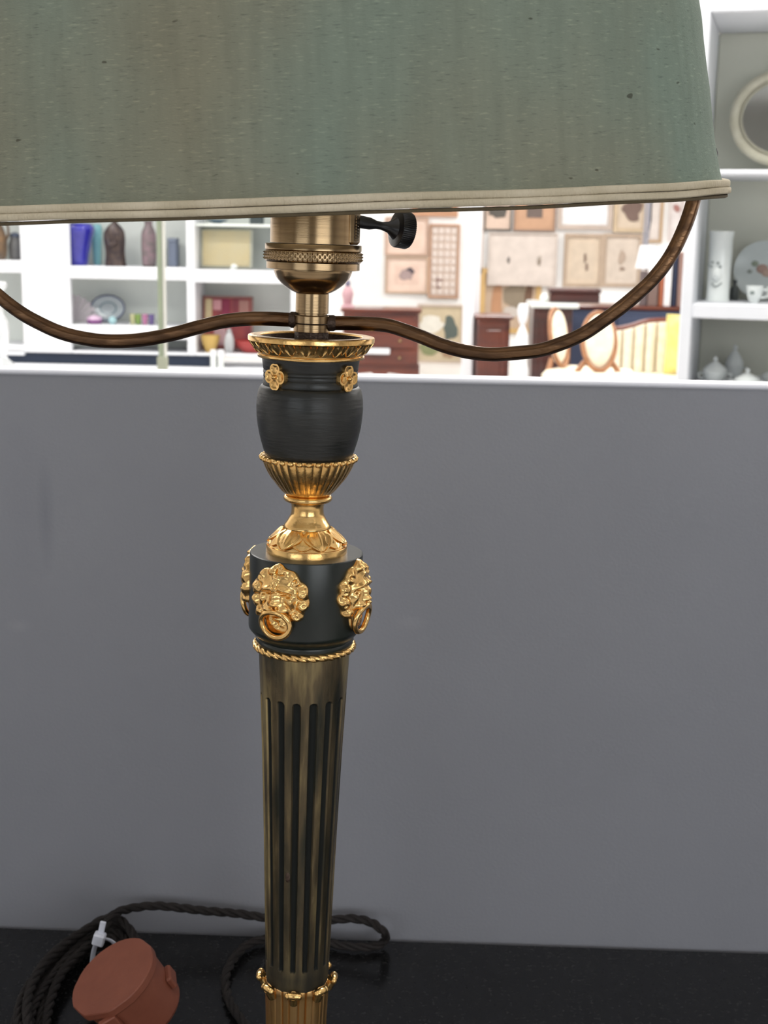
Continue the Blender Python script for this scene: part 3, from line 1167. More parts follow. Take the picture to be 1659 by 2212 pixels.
PK, PKM = (205, 172, 150), (240, 214, 198)
picture('pale peach framed print hanging left of the narrow print sheet, behind the lamp switch', 832, 470, 925, 552, PK, 4, PKM, 10, (238, 208, 190))
picture('peach mounted drawing of a small dark bird, below the plain peach print', 832, 554, 925, 634, (198, 170, 146), 4, PKM, 16, (236, 206, 190),
        [(.56, .42, .13, .13, (78, 70, 80)), (.50, .50, .17, .16, (176, 154, 152))])
picture('narrow sheet of many small prints, one of them brown, left of the white pillar', 926, 484, 992, 644, (196, 154, 126), 4, (214, 192, 176), 2, None,
        [(.36, .80, .13, .10, (120, 76, 66))], (4, 9, (228, 214, 206)))
picture('dark landscape in an orange wood frame, high above the narrow print sheet', 890, 360, 990, 468, (198, 150, 118), 12, None, 0, (96, 96, 88), [(.4, .5, .3, .3, (130, 126, 110))])
picture('green and cream landscape painting leaning on the wall beside the mahogany chest', 900, 657, 1000, 800, (206, 190, 176), 5, None, 0, (206, 190, 160),
        [(.30, .34, .30, .16, (236, 232, 220)), (.72, .40, .17, .26, (92, 102, 96)), (.30, .72, .26, .16, (140, 146, 104)), (.70, .80, .20, .12, (170, 140, 112))],
        Y=13.4, floor=True)
picture('pale sheet of rows of tiny prints directly right of the white pillar', 1013, 452, 1043, 592, (214, 194, 182), 3, (220, 204, 194), 1, None, (), (3, 10, (236, 226, 220)))
picture('large pale sheet with two tiny sketches side by side, on the back wall', 1054, 502, 1203, 617, (212, 200, 192), 3, (222, 210, 202), 1, None,
        [(.30, .52, .022, .075, (120, 112, 108)), (.74, .52, .035, .10, (176, 164, 152)), (.75, .55, .015, .06, (130, 112, 96))], Y=13.56)
picture('dark topped painting over the left corner of the large pale sheet', 1047, 380, 1106, 498, (92, 84, 76), 3, (226, 202, 184), 1, None, [(.5, .66, .45, .12, (92, 88, 82))])
picture('brown toned picture with a wide orange mount above the large pale sheet', 1110, 360, 1202, 500, (160, 132, 114), 4, (205, 164, 134), 24, (112, 98, 92))
picture('honey wood framed group of paintings below the large pale sheet', 1036, 580, 1168, 720, (208, 172, 112), 11, None, 0, (196, 172, 148),
        [(.27, .52, .10, .36, (190, 142, 108)), (.60, .42, .22, .24, (146, 132, 112)), (.80, .40, .07, .34, (112, 84, 66)), (.52, .66, .16, .10, (206, 196, 188))])
picture('cream mounted sketch in a taupe frame, left one of the matching pair', 1217, 505, 1301, 620, (186, 164, 144), 7, (222, 204, 182), 10, (216, 198, 178),
        [(.55, .46, .045, .10, (140, 120, 106)), (.60, .62, .05, .08, (150, 130, 116))])
picture('cream mounted sketch in a taupe frame, right one of the matching pair', 1301, 505, 1385, 620, (186, 164, 144), 7, (222, 208, 194), 10, (216, 202, 188),
        [(.50, .44, .10, .16, (186, 166, 150)), (.52, .66, .09, .04, (150, 130, 116))])
picture('white picture in a pale taupe frame above the matching pair of sketches', 1205, 380, 1324, 496, (196, 180, 168), 9, (244, 242, 242), 2, (246, 245, 246))
picture('beige framed picture with a brown upper half beside the thin grey pole', 1326, 380, 1398, 502, (204, 182, 152), 8, (218, 200, 180), 3, None, [(.55, .60, .32, .22, (122, 100, 92))])
picture('narrow tan framed picture right of the thin grey pole', 1398, 380, 1432, 524, (190, 158, 118), 5, (226, 216, 210), 3, (224, 214, 208), [(.2, .5, .10, .4, (66, 62, 66))])
picture('small pale picture with a reddish blot near the curved brass arm', 1445, 420, 1475, 520, (226, 214, 210), 3, (232, 224, 222), 2, None, [(.5, .3, .3, .1, (170, 120, 112))])

# white pillar between the two picture groups
X0, X1, Z0, Z1 = rect(1000, 440, 1026, 790, 10.2)
root = thing('pillar', 'tall square white pillar standing between the two groups of pictures', 'pillar', ((X0 + X1) / 2, 10.2, FLOOR), R_(-22))
hw = (X1 - X0) / 2
MB().bbox(-hw, hw, 0, .14, .12, CEIL - FLOOR, .006).build('shaft', M_white, root)
MB().bbox(-hw - .01, hw + .01, -.01, .15, 0, .12, .006).build('pillar_base', M_white, root)


def cabinet(name, label, cat, x0, y0, x1, Y, depth, material, ndoor=0, ndraw=0, feet=None, top=True, knob=None):
    X0, X1, _, Z1 = rect(x0, y0, x1, y0, Y)
    root = thing(name, label, cat, ((X0 + X1) / 2, Y, FLOOR))
    h = (X1 - X0) / 2
    H = Z1 - FLOOR
    fz = .14 if feet else .0
    MB().bbox(-h + .012, h - .012, .012, depth, fz, H - .025, .006).build('carcass', material, root)
    if top:
        MB().bbox(-h - .012, h + .012, -.012, depth + .01, H - .028, H, .008).build('top', material, root)
    z0 = fz + .03
    z1 = H - .05
    if ndraw:
        dh = (z1 - z0) / ndraw
        for k in range(ndraw):
            d = MB().bbox(-h + .04, h - .04, -.004, .03, z0 + k * dh + .008, z0 + (k + 1) * dh - .008, .005).build('drawer', material, root)
            for s in (-.5, .5):
                mb_ = MB()
                mb_.ell((s * h, -.015, z0 + (k + .5) * dh), (.016, .014, .016), 12, 8)
                mb_.build('drawer_knob', M_brass, d)
    if ndoor:
        dw = (2 * h - .06) / ndoor
        for k in range(ndoor):
            xa = -h + .03 + k * dw
            d = MB().bbox(xa + .004, xa + dw - .004, -.004, .03, z0, z1, .005).build('door', material, root)
            MB().bbox(xa + .05, xa + dw - .05, -.010, .0, z0 + .06, z1 - .06, .008).build('door_panel', material, d)
    if feet:
        for sx in (-1, 1):
            pts = [(sx * h, 0), (sx * h, fz + .01), (sx * (h - .30), fz + .01), (sx * (h - .26), fz - .03), (sx * (h - .13), fz - .045), (sx * (h - .10), .05), (sx * (h - .085), 0)]
            if sx > 0:
                pts = pts[::-1]
            MB().prism(pts, 0, .03).build('bracket_foot', material, root)
            MB().bbox(sx * (h - .04) - .04, sx * (h - .04) + .04, depth - .08, depth, 0, fz + .01, .004).build('rear_foot', material, root)
        MB().prism([(-.12, fz + .005), (.12, fz + .005), (.05, fz - .05), (0, fz - .06), (-.05, fz - .05)], .002, .025).build('apron_drop', material, root)
    return root


ch = cabinet('chest_of_drawers', 'low mahogany chest with bracket feet behind the gilt rim of the lamp', 'chest', 738, 668, 908, 11.2, .5, M_mahog, 0, 3, True)
h_ = (at(842, 757, 11.19)[0] - at(786, 757, 11.19)[0])
o_ = at(786, 757, 11.15)
MB().bbox(o_[0] - ch.location.x, o_[0] - ch.location.x + h_, -.07, .02, o_[2] - FLOOR - .03, o_[2] - FLOOR + .02, .006).build('pale_strip', M_white, ch)  # white strip across part of the chest front
# little figure on the chest
p = at(750, 668, 11.4)
root = thing('figurine', 'slim pink and grey porcelain figure standing on the low mahogany chest', 'figurine', (p[0], 11.45, at(820, 668, 11.2)[2]))
s = pxm(11.45)
MB().lathe([(16 * s, 0), (15 * s, 3 * s), (9 * s, 6 * s), (10 * s, 16 * s), (13 * s, 28 * s), (9 * s, 40 * s), (6 * s, 44 * s)], 20).build('robe', paint((200, 160, 168), .4), root)
mb = MB()
mb.ell((0, 0, 50 * s), (6 * s, 6 * s, 8 * s), 14, 10)
mb.build('head', paint((120, 116, 140), .4), root)

cabinet('cupboard', 'reddish mahogany cupboard with one plain door right of the white pillar', 'cupboard', 1030, 682, 1106, 9.9, .42, M_mahog, 1)
# white bulbous pedestal
p = at(1129, 700, 9.0)
root = thing('pedestal', 'white bulbous turned pedestal between two mahogany cupboards', 'pedestal', (p[0], 9.0, FLOOR))
s = pxm(9.0)
zz = lambda y: at(1129, y, 9.0)[2] - FLOOR
pr_ = [(20 * s, 0), (20 * s, zz(850)), (10 * s, zz(838)), (15 * s, zz(820)), (16 * s, zz(803)), (12 * s, zz(786)), (5 * s, zz(776)), (11 * s, zz(766)), (14 * s, zz(745)), (11 * s, zz(720)), (4 * s, zz(703))]
MB().lathe(densify(pr_[2:], 4), 32).build('turned_stem', M_white, root, 60)
MB().lathe(pr_[:3], 32).build('pedestal_foot', M_white, root)
MB().lathe(densify([(4 * s, zz(703)), (9 * s, zz(692)), (12 * s, zz(675)), (11 * s, zz(662)), (8 * s, zz(656))], 4), 32).build('pedestal_cup', M_white, root, 60)

c2_ = cabinet('cupboard', 'dark mahogany cupboard with white top left of the oval backed chairs', 'cupboard', 1150, 658, 1242, 9.3, .45, M_mahog_d, 2, top=False)
hh_ = at(1200, 658, 9.3)[2] - FLOOR
wd_ = (at(1242, 658, 9.3)[0] - at(1150, 658, 9.3)[0]) / 2
MB().bbox(-wd_ - .015, wd_ + .03, -.03, .46, hh_ - .026, hh_ + .012, .01).build('white_top', M_china, c2_)  # white slab over the cupboard carcass
X0, X1, Z0, Z1 = rect(1186, 622, 1292, 646, 9.5)
root = thing('writing_box', 'long dark mahogany box lying on the white cupboard top', 'box', ((X0 + X1) / 2, 9.5, hh_ + FLOOR + .012))
h_ = (X1 - X0) / 2
bh = Z1 - (hh_ + FLOOR + .012)
MB().bbox(-h_, h_, -.12, .12, 0, bh * .62, .006).build('box_body', M_mahog_d, root)
MB().bbox(-h_ - .01, h_ + .01, -.13, .13, bh * .64, bh, .012).build('box_lid', M_mahog_d, root)
p = at(1176, 652, 9.35)
root = thing('glass_ball', 'round white glass ball at the left end of the white top', 'ornament', (p[0], 9.38, hh_ + FLOOR + .012))
s = pxm(9.38)
mb = MB()
mb.ell((0, 0, 9.5 * s), (9.5 * s,) * 3, 20, 14)
mb.build('ball', M_china, root)
MB().lathe([(5 * s, 0), (5 * s, 1.5 * s), (3 * s, 2.5 * s)], 16).build('ball_stand', M_china, root)

# slate blue sideboard with brown top and a row of upright folders
X0, X1, Z0, Z1 = rect(1205, 662, 1560, 850, 9.9)
root = thing('sideboard', 'long slate blue sideboard with brown wooden top behind the oval backed chairs', 'sideboard', ((X0 + X1) / 2, 9.9, FLOOR))
h_ = (X1 - X0) / 2
H = Z1 - FLOOR
MB().bbox(-h_ + .03, h_ - .03, .02, .42, .06, H - .03, .005).build('carcass', M_slate, root)
for k in range(3):
    a_ = -h_ + .05 + k * (2 * h_ - .1) / 3
    MB().bbox(a_ + .01, a_ + (2 * h_ - .1) / 3 - .01, .005, .03, .10, H - .07, .006).build('door', M_slate, root)
MB().bbox(-h_, h_, 0, .45, H - .03, H, .008).build('top', M_mahog, root)
MB().box(-h_ + .06, h_ - .06, .05, .4, 0, .06).build('plinth', M_mahog_d, root)
ztop_ = Z1
for x0, x1, y0, c, lb in ((1386, 1398, 585, (104, 92, 94), 'grey folder standing leftmost in the row on the sideboard top'),
                          (1400, 1422, 590, (126, 104, 98), 'broad brown grey folder standing second from left on the sideboard'),
                          (1425, 1434, 580, (168, 96, 66), 'thin chestnut folder standing on the sideboard, left of the white one'),
                          (1435, 1450, 560, (244, 243, 246), 'white folder standing on the sideboard between chestnut and navy ones'),
                          (1453, 1462, 548, (26, 36, 64), 'tall navy folder standing on the sideboard beside the white one'),
                          (1464, 1476, 545, (150, 120, 112), 'dusky pink folder standing rightmost of those seen on the sideboard')):
    Y = 9.98
    a_, b_ = at(x0, 620, Y)[0], at(x1, 620, Y)[0]
    zt_2 = at(x0, y0, Y)[2] - ztop_
    root = thing('folder', lb, 'folder', ((a_ + b_) / 2, Y, ztop_), 0, 'folders on the sideboard')
    hw = (b_ - a_) / 2
    MB().bbox(-hw, hw, 0, .12, 0, zt_2, .004).build('cover', paint(c, .6), root)
    MB().box(-hw * .7, hw * .7,   .01, .115, zt_2 - .001, zt_2 + .004).build('page_edges', M_paper, root)

# oval backed chairs
s = pxm(7.8)


def oval_chair(label, px, ytop, ybot, Y, rz_, hwx, frame_m):
    c = at(px, (ytop + ybot) / 2, Y)
    zt2, zb2 = at(px, ytop, Y)[2] - FLOOR, at(px, ybot, Y)[2] - FLOOR
    root = thing('oval_back_chair', label, 'chair', (c[0], Y, FLOOR), rz_, 'oval backed chairs')
    zc_, hz = (zt2 + zb2) / 2, (zt2 - zb2) / 2
    ring = [(hwx * math.cos(a), .04 * math.sin(a), zc_ + hz * math.sin(a)) for a in np.linspace(0, 2 * PI, 40, endpoint=False)]
    MB().tube(ring, .014, 10, closed=True).build('back_frame', frame_m, root, 60)
    mb = MB()
    mb.ell((0, 0, 0), (hwx - .008, .035, hz - .008), 32, 12, Matrix.Translation((0, 0, zc_)) @ Matrix.Rotation(R_(-4), 4, 'X'))
    mb.build('back_pad', M_seat, root, 80)
    zs_ = zb2 - .07
    mb = MB()
    mb.bbox(-.24, .24, -.46, .02, zs_ - .02, zs_ + .06, .03)
    mb.build('seat', M_seat, root, 60)
    MB().bbox(-.245, .245, -.465, .025, zs_ - .09, zs_ - .02, .012).build('seat_rail', frame_m, root)
    for sx in (-1, 1):
        MB().tube([(sx * .20, 0, 0), (sx * .21, .0, zs_ - .05), (sx * hwx * .80, .0, zb2 + hz * .30)], [.016, .020, .016], 10).build('leg', frame_m, root)
        MB().lathe([(.011, 0), (.016, .02), (.024, zs_ - .12), (.026, zs_ - .05)], 12, Matrix.Translation((sx * .21, -.43, 0))).build('leg', frame_m, root)
    return root


M_chairwood = mat('warm_beech', lin((172, 122, 86)), .4, col2=lin((152, 104, 70)), scale=(6, 6, 30))
oval_chair('honey framed chair with narrow cream oval back turned right, beside the dark cupboard', 1207, 668, 790, 8.3, R_(62), .13, M_chairwood)
oval_chair('honey framed chair with wide cream oval back facing front, left of the settee', 1294, 676, 799, 7.4, R_(10), .100, M_chairwood)

# settee with yellow cushion
Y = 9.25
a_, b_ = at(1322, 750, Y)[0], at(1570, 750, Y)[0]
root = thing('settee', 'cream striped settee with a shaped wooden crest rail beside the yellow cushion', 'settee', ((a_ + b_) / 2, Y, FLOOR))
h_ = (b_ - a_) / 2
zsit = at(1400, 803, Y)[2] - FLOOR
crest = []
for px_, py_ in ((1322, 712), (1345, 710), (1370, 704), (1395, 696), (1420, 693), (1450, 692), (1480, 693), (1510, 700), (1540, 709), (1570, 712)):
    v = at(px_, py_, Y)
    crest.append((v[0] - root.location.x, 0.04, v[2] - FLOOR))
cr = smooth_path(crest, 5)
MB().tube(cr, .020, 10).build('crest_rail', M_mahog, root, 60)
nst = 9
idx = np.linspace(0, len(cr) - 1, nst + 1).astype(int)
M_stripe = mat('pale_gold_stripe', lin((244, 236, 217)), .8, scale=(20, 20, 20))
for k in range(nst):
    seg = cr[idx[k]:idx[k + 1] + 1]
    vs, fs = [], []
    g = .004
    n = len(seg)
    for i, q in enumerate(seg):
        f_ = i / (n - 1)
        bul = -.035 * math.sin(PI * f_) ** .6 - .01
        x = q.x + (g if i == 0 else -g if i == n - 1 else 0)
        for y in (bul, .06):
            vs += [(x, y, zsit - .05), (x, y, q.z - .012)]
    for i in range(n - 1):
        o_ = i * 4
        fs += [(o_, o_ + 4, o_ + 5, o_ + 1), (o_ + 2, o_ + 3, o_ + 7, o_ + 6), (o_ + 1, o_ + 5, o_ + 7, o_ + 3), (o_, o_ + 2, o_ + 6, o_ + 4)]
    o_ = (n - 1) * 4
    fs += [(0, 1, 3, 2), (o_, o_ + 2, o_ + 3, o_ + 1)]
    MB().add(vs, fs).build('back_panel', M_seat if k % 2 == 0 else M_stripe, root, 60)
MB().bbox(-h_, h_, -.52, .06, zsit - .12, zsit, .03).build('seat', M_seat, root, 60)
MB().bbox(-h_, h_, -.53, .07, zsit - .19, zsit - .12, .01).build('seat_rail', M_mahog, root)
for sx in (-1, 1):
    for y in (-.47, .02):
        MB().lathe([(.014, 0), (.03, zsit - .15)], 12, Matrix.Translation((sx * (h_ - .06), y, 0))).build('leg', M_mahog, root)
p = at(1500, 740, Y - .16)
root = thing('cushion', 'square yellow velvet cushion propped on the cream settee beside the white display case', 'cushion', (p[0], Y - .20, zsit + FLOOR + .010), R_(-8))
zt3 = at(1458, 682, Y - .1)[2] - zsit - FLOOR


mb = MB()
n = 16
vs, fs = [], []
for sgn in (-1, 1):
    for j in range(n + 1):
        for i in range(n + 1):
            a, b_ = -1 + 2 * i / n, -1 + 2 * j / n
            th_ = .075 * ((1 - a ** 4) * (1 - b_ ** 4)) ** .5
            pin = 1 - .05 * (1 - abs(a * b_))
            vs.append((a * zt3 / 2 * pin, sgn * th_, zt3 / 2 + b_ * zt3 / 2 * pin))
for q in range(2):
    o_ = q * (n + 1) ** 2
    for j in range(n):
        for i in range(n):
            fs.append((o_ + j * (n + 1) + i, o_ + j * (n + 1) + i + 1, o_ + (j + 1) * (n + 1) + i + 1, o_ + (j + 1) * (n + 1) + i))
MB().add(vs, fs).build('cushion_cover', M_yellow, root, 80)
edge_ = []
for t_ in range(48):
    q, f_ = divmod(t_, 12)
    f_ = -1 + 2 * f_ / 12
    a, b_ = ((f_, -1), (1, f_), (-f_, 1), (-1, -f_))[q]
    pin = 1 - .05 * (1 - abs(a * b_))
    edge_.append((a * zt3 / 2 * pin, 0, zt3 / 2 + b_ * zt3 / 2 * pin))
MB().tube(edge_, .006, 8, closed=True).build('piping', M_yellow, root)

# thin grey double pole, and a small lamp on the sideboard
Y = 10.7
p = at(1392, 560, Y)
root = thing('display_pole', 'thin grey double metal pole standing from floor to ceiling near the right pictures', 'pole', (p[0], Y, FLOOR))
s = pxm(Y)
for dx, rr_ in ((-3.2, 2.4), (3.4, 3.2)):
    MB().lathe([(rr_ * s, .02), (rr_ * s, CEIL - FLOOR)], 12, Matrix.Translation((dx * s, 0, 0))).build('tube', paint((150, 150, 160), .35), root)
MB().lathe([(.09, 0), (.09, .012), (.03, .025)], 24).build('pole_foot', paint((150, 150, 160), .35), root)
p = at(1398, 578, 10.2)
root = thing('small_lamp', 'small white shaded lamp on the sideboard behind the grey pole', 'lamp', (p[0], 10.23, ztop_))
s = pxm(10.2)
z0_, z1_ = at(1398, 580, 10.2)[2] - ztop_, at(1398, 530, 10.2)[2] - ztop_
MB().lathe([(24 * s, z0_), (16 * s, z1_)], 32, cap=False).build('lamp_shade', M_white, root)
MB().lathe(densify([(10 * s, 0), (10 * s, .015), (5 * s, .05), (9 * s, .13), (4 * s, z0_ * .8), (3 * s, z1_)], 3), 24).build('lamp_base', M_mahog_d, root, 60)

# ------------------------------------------------------------------ white shelving on the left
SY = 6.0                                       # front plane
s = pxm(SY)


def sx_(px, py=600):
    return at(px, py, SY)[0]


def sz_(py, px=300):
    return at(px, py, SY)[2]


xl, xr = sx_(-160), sx_(645)
root = thing('shelving_unit', 'large white open shelving full of ornaments on the left beyond the partition', 'shelves', ((xl + xr) / 2, SY, FLOOR))
ox = root.location.x
DEP = .34


def sbox(nm, x0, x1, z0, z1, y0=0.0, y1=DEP, m_=M_white, bev=.004):
    return MB().bbox(x0 - ox, x1 - ox, y0, y1, z0 - FLOOR, z1 - FLOOR, bev).build(nm, m_, root)


zbase = sz_(766)
ztopS = 1.15
sbox('back_panel', xl, xr, zbase, ztopS, DEP - .012, DEP, M_back)
UP = [(-160, -140), (46, 150), (403, 420), (628, 645)]
for a_, b_ in UP:
    sbox('upright', sx_(a_), sx_(b_), zbase, ztopS, 0, .045 if b_ - a_ > 60 else DEP - .013)
SHELF = []
for (a_, b_), rows in (((-140, 46), ((562, 588), (745, 766))), ((150, 403), ((577, 604), (704, 732))), ((420, 628), ((584, 612),))):
    for y0, y1 in rows:
        xm = (a_ + b_) / 2
        sbox('shelf', sx_(a_), sx_(b_), sz_(y1, xm), sz_(y0, xm))
    sbox('shelf', sx_(a_), sx_(b_), .78, .81)
    sbox('shelf', sx_(a_), sx_(b_), zbase, zbase + .012)
sbox('thin_shelf', sx_(420), sx_(628), sz_(490, 520), sz_(484, 520), .03, DEP - .02, M_back)
sbox('top_board', xl, xr, ztopS, ztopS + .04)
sbox('navy_plinth', sx_(-160), sx_(452), sz_(790), zbase, .03, DEP, M_navy)
sbox('base_cabinet', xl, xr, FLOOR, sz_(790), -.06, DEP)
zs1 = sz_(577, 270)
zs1r = sz_(584, 520)
zs2 = sz_(704, 270)
zsb = zbase + .012


def obj_at(name, label, cat, px, z, dy=.14, group=None):
    Yo = SY + dy
    p_ = at(px, 560, Yo)
    r_ = thing(name, label, cat, (p_[0], Yo, z + .0006), 0, group)
    return r_, pxm(Yo)


r_, s = obj_at('blue_vase', 'cobalt blue flared glass vase on the upper shelf right of the wide upright', 'vase', 163, zs1, .17)
vp = [(24, 0), (27, 4), (30, 25), (37, 55), (42, 72), (42, 80), (36, 87), (34, 87), (38, 78), (30, 40), (20, 8)]
MB().lathe([(a * s, b_ * s) for a, b_ in densify(vp, 3)], 40, cap=True).build('vase_body', M_bluev, r_, 60)
MB().lathe([(25 * s, 0), (26 * s, 2 * s), (24 * s, 3 * s)], 32).build('vase_foot', M_bluev, r_)
r_, s = obj_at('refraction_edge', 'slim turquoise shape added as the refracted light edging the cobalt blue vase', 'vase', 210, zs1, .29)  # added body, coloured like light refracted at the blue vase edge
MB().lathe([(a * s, b_ * s) for a, b_ in densify([(7, 0), (8, 10), (10, 50), (11, 75), (9, 84), (8, 84), (8, 70), (5, 10)], 3)], 32).build('vase_body', M_cyan, r_, 60)
r_, s = obj_at('bronze_figure', 'dark draped bronze figure standing beside the cobalt blue vase', 'figure', 249, zs1, .13)
mb = MB()
mb.lathe([(a * s, b_ * s) for a, b_ in densify([(23, 0), (22, 8), (20, 30), (22, 55), (21, 72), (13, 84), (6, 90), (5, 96)], 3)], 24, Matrix.Diagonal((1, .7, 1, 1)), mod=lambda a, j: 1 + .07 * math.sin(7 * a + j * .3))
mb.build('robe', M_fig, r_, 60)
mb = MB()
mb.ell((5 * s, 0, 104 * s), (8 * s, 8 * s, 10 * s), 16, 10)
mb.build('head', M_fig, r_)
mb = MB()
mb.tube(smooth_path([(-16 * s, -.01, 70 * s), (-8 * s, -15 * s, 45 * s), (8 * s, -16 * s, 52 * s)], 5), 5 * s, 10)
mb.build('arm', M_fig, r_, 60)
r_, s = obj_at('mauve_vase', 'tall mottled mauve vase right of the dark draped figure', 'vase', 322, zs1, .16)
MB().lathe([(a * s, b_ * s) for a, b_ in densify([(13, 0), (15, 10), (16, 40), (15, 70), (9, 84), (8, 92), (11, 96)], 3)], 28).build('vase_body', mat('mauve_glaze', lin((140, 116, 124)), .35, col2=lin((104, 96, 96)), scale=(30, 30, 30)), r_, 60)
MB().lathe([(14 * s, 0), (14 * s, 4 * s), (12 * s, 5 * s)], 24).build('vase_foot', M_fig, r_)
r_, s = obj_at('shadow_block', 'slim blue grey block in place of the shadow beside the shelf divider', 'box', 372, zs1, .2)  # blue grey block put where only a shadow falls
MB().bbox(-9 * s, 9 * s, 0, .08, 0, 52 * s, .004).build('box_body', paint((120, 130, 150), .6), r_)
MB().bbox(-9.6 * s, 9.6 * s, -.003, .083, 52 * s, 60 * s, .004).build('box_lid', paint((130, 140, 158), .6), r_)
# beige canvas panel
r_, s = obj_at('beige_panel', 'large square beige canvas panel with pale rim leaning on the upper right shelf', 'panel', 489, zs1r, .16)
MB().bbox(-56 * s, 56 * s, -.012, .012, .003, 85 * s, .008, Matrix.Rotation(R_(-6), 4, 'X')).build('pale_rim', paint((200, 202, 188), .7), r_)
MB().bbox(-52 * s, 52 * s, -.017, .0, 4 * s, 82 * s, .008, Matrix.Rotation(R_(-6), 4, 'X')).build('canvas', mat('beige_canvas', lin((214, 196, 150)), .8, col2=lin((200, 196, 172)), scale=(3, 3, 3)), r_)
r_, s = obj_at('shell', 'tiny white sea shell lying in front of the beige canvas panel', 'shell', 505, zs1r, .05)
sp_ = [(5 * s * math.cos(a) * (1 - a / 16), -3 * s * math.sin(a) * .3, 5 * s + 5 * s * math.sin(a) * (1 - a / 16)) for a in np.linspace(0, 12, 40)]
MB().tube(sp_, [3.2 * s * (1 - i / 50) for i in range(40)], 8).build('whorl', M_china, r_, 60)
MB().bbox(-8 * s, 4 * s, -4 * s, 4 * s, 0, 2.5 * s, .002).build('lip', M_china, r_)
r_, s = obj_at('dark_green_box', 'small dark green box on the thin upper shelf above the beige panel', 'box', 555, sz_(484, 520), .12)
MB().bbox(-14 * s, 14 * s, -.03, .03, 0, 14 * s, .003).build('box_body', paint((66, 76, 78), .5), r_)
MB().bbox(-14.5 * s, 14.5 * s, -.032, .032, 14 * s, 20 * s, .003).build('box_lid', paint((58, 68, 70), .5), r_)
r_, s = obj_at('blue_dish', 'small slate blue dish on the thin upper shelf left of the dark box', 'dish', 470, sz_(484, 520), .12)
MB().lathe([(8 * s, 0), (9 * s, 1.5 * s), (22 * s, 7 * s), (23 * s, 9 * s), (20 * s, 8 * s), (6 * s, 3 * s)], 28).build('dish_bowl', paint((92, 116, 134), .3), r_, 60)
MB().lathe([(8.5 * s, 0), (8.5 * s, 1.4 * s), (7 * s, 1.6 * s)], 20).build('dish_foot', M_china, r_)

# lower left cell
r_, s = obj_at('fan_dish', 'white fan shaped dish propped on the lower shelf beside the wide upright', 'dish', 160, zs2, .2)
M_pinkc = paint((214, 206, 212), .3)
for k in range(9):
    a = R_(100 - 14 * k)
    pts = [(0, 0), (56 * s * math.cos(a + .10), 56 * s * math.sin(a + .10)), (60 * s * math.cos(a), 60 * s * math.sin(a)), (56 * s * math.cos(a - .10), 56 * s * math.sin(a - .10))]
    pts = [(x - 10 * s, max(z, 0) + 1 * s) for x, z in pts]
    MB().prism(pts[::-1], -.004 - .002 * (k % 2), .006).build('fan_rib', M_pinkc, r_)
r_, s = obj_at('glass_plate', 'round grey glass plate with a dark blue rim standing on the lower shelf', 'plate', 231, zs2, .22)
tilt = Matrix.Translation((0, 0, 30 * s)) @ Matrix.Rotation(R_(78), 4, 'X') @ Matrix.Diagonal((1.32, 1, 1, 1))
MB().lathe([(.0005, 0), (16 * s, 0), (27 * s, 4 * s), (27 * s, 5 * s), (16 * s, 1.2 * s), (.0005, 1.2 * s)], 48, tilt, cap=False).build('plate_disc', paint((176, 186, 192), .15), r_, 60)
MB().tube([tilt @ Vector((27.5 * s * math.cos(a), 27.5 * s * math.sin(a), 4.5 * s)) for a in np.linspace(0, 2 * PI, 48, endpoint=False)], 1.8 * s, 8, closed=True).build('blue_rim', paint((62, 74, 112), .25), r_, 60)
MB().tube([tilt @ Vector((13 * s * math.cos(a), 13 * s * math.sin(a), 1.5 * s)) for a in np.linspace(0, 2 * PI, 40, endpoint=False)], 1.1 * s, 8, closed=True).build('inner_ring', paint((110, 140, 150), .25), r_, 60)
r_, s = obj_at('purple_dish', 'low lidded purple and lilac dish in front of the glass plate', 'dish', 201, zs2, .09)
MB().lathe([(12 * s, 0), (16 * s, 3 * s), (17 * s, 9 * s), (16 * s, 10 * s)], 32).build('dish_body', paint((138, 84, 140), .35), r_, 60)
MB().lathe([(17 * s, 10 * s), (16 * s, 14 * s), (9 * s, 18 * s), (2 * s, 19 * s)], 32).build('dish_lid', paint((226, 196, 222), .35), r_, 60)
r_, s = obj_at('aqua_ball', 'small aqua glass ball in front of the glass plate', 'ornament', 240, zs2, .08)
mb = MB()
mb.ell((0, 0, 9 * s), (9 * s,) * 3, 20, 12)
mb.build('ball', paint((170, 208, 214), .12), r_)
MB().lathe([(5 * s, 0), (4 * s, 2 * s)], 16).build('ball_foot', paint((150, 190, 196), .2), r_)
for px_, c, lb in ((284, (196, 196, 150), 'pale straw coloured glass tumbler left of the green one'), (296, (132, 164, 84), 'leaf green glass tumbler on the lower shelf'),
                   (311, (196, 128, 168), 'pink glass tumbler between the green and violet ones'), (325, (112, 96, 150), 'violet glass tumbler nearest the grey green post')):
    r_, s = obj_at('tumbler', lb, 'tumbler', px_, zs2, .12, 'coloured tumblers on the lower shelf')
    MB().lathe([(5 * s, 0), (6.6 * s, 22 * s), (6 * s, 22 * s), (4.6 * s, 2 * s)], 20).build('glass', paint(c, .2), r_, 60)
    MB().lathe([(5.4 * s, 0), (5.4 * s, 2 * s), (5 * s, 2.4 * s)], 20).build('glass_foot', paint(c, .2), r_)

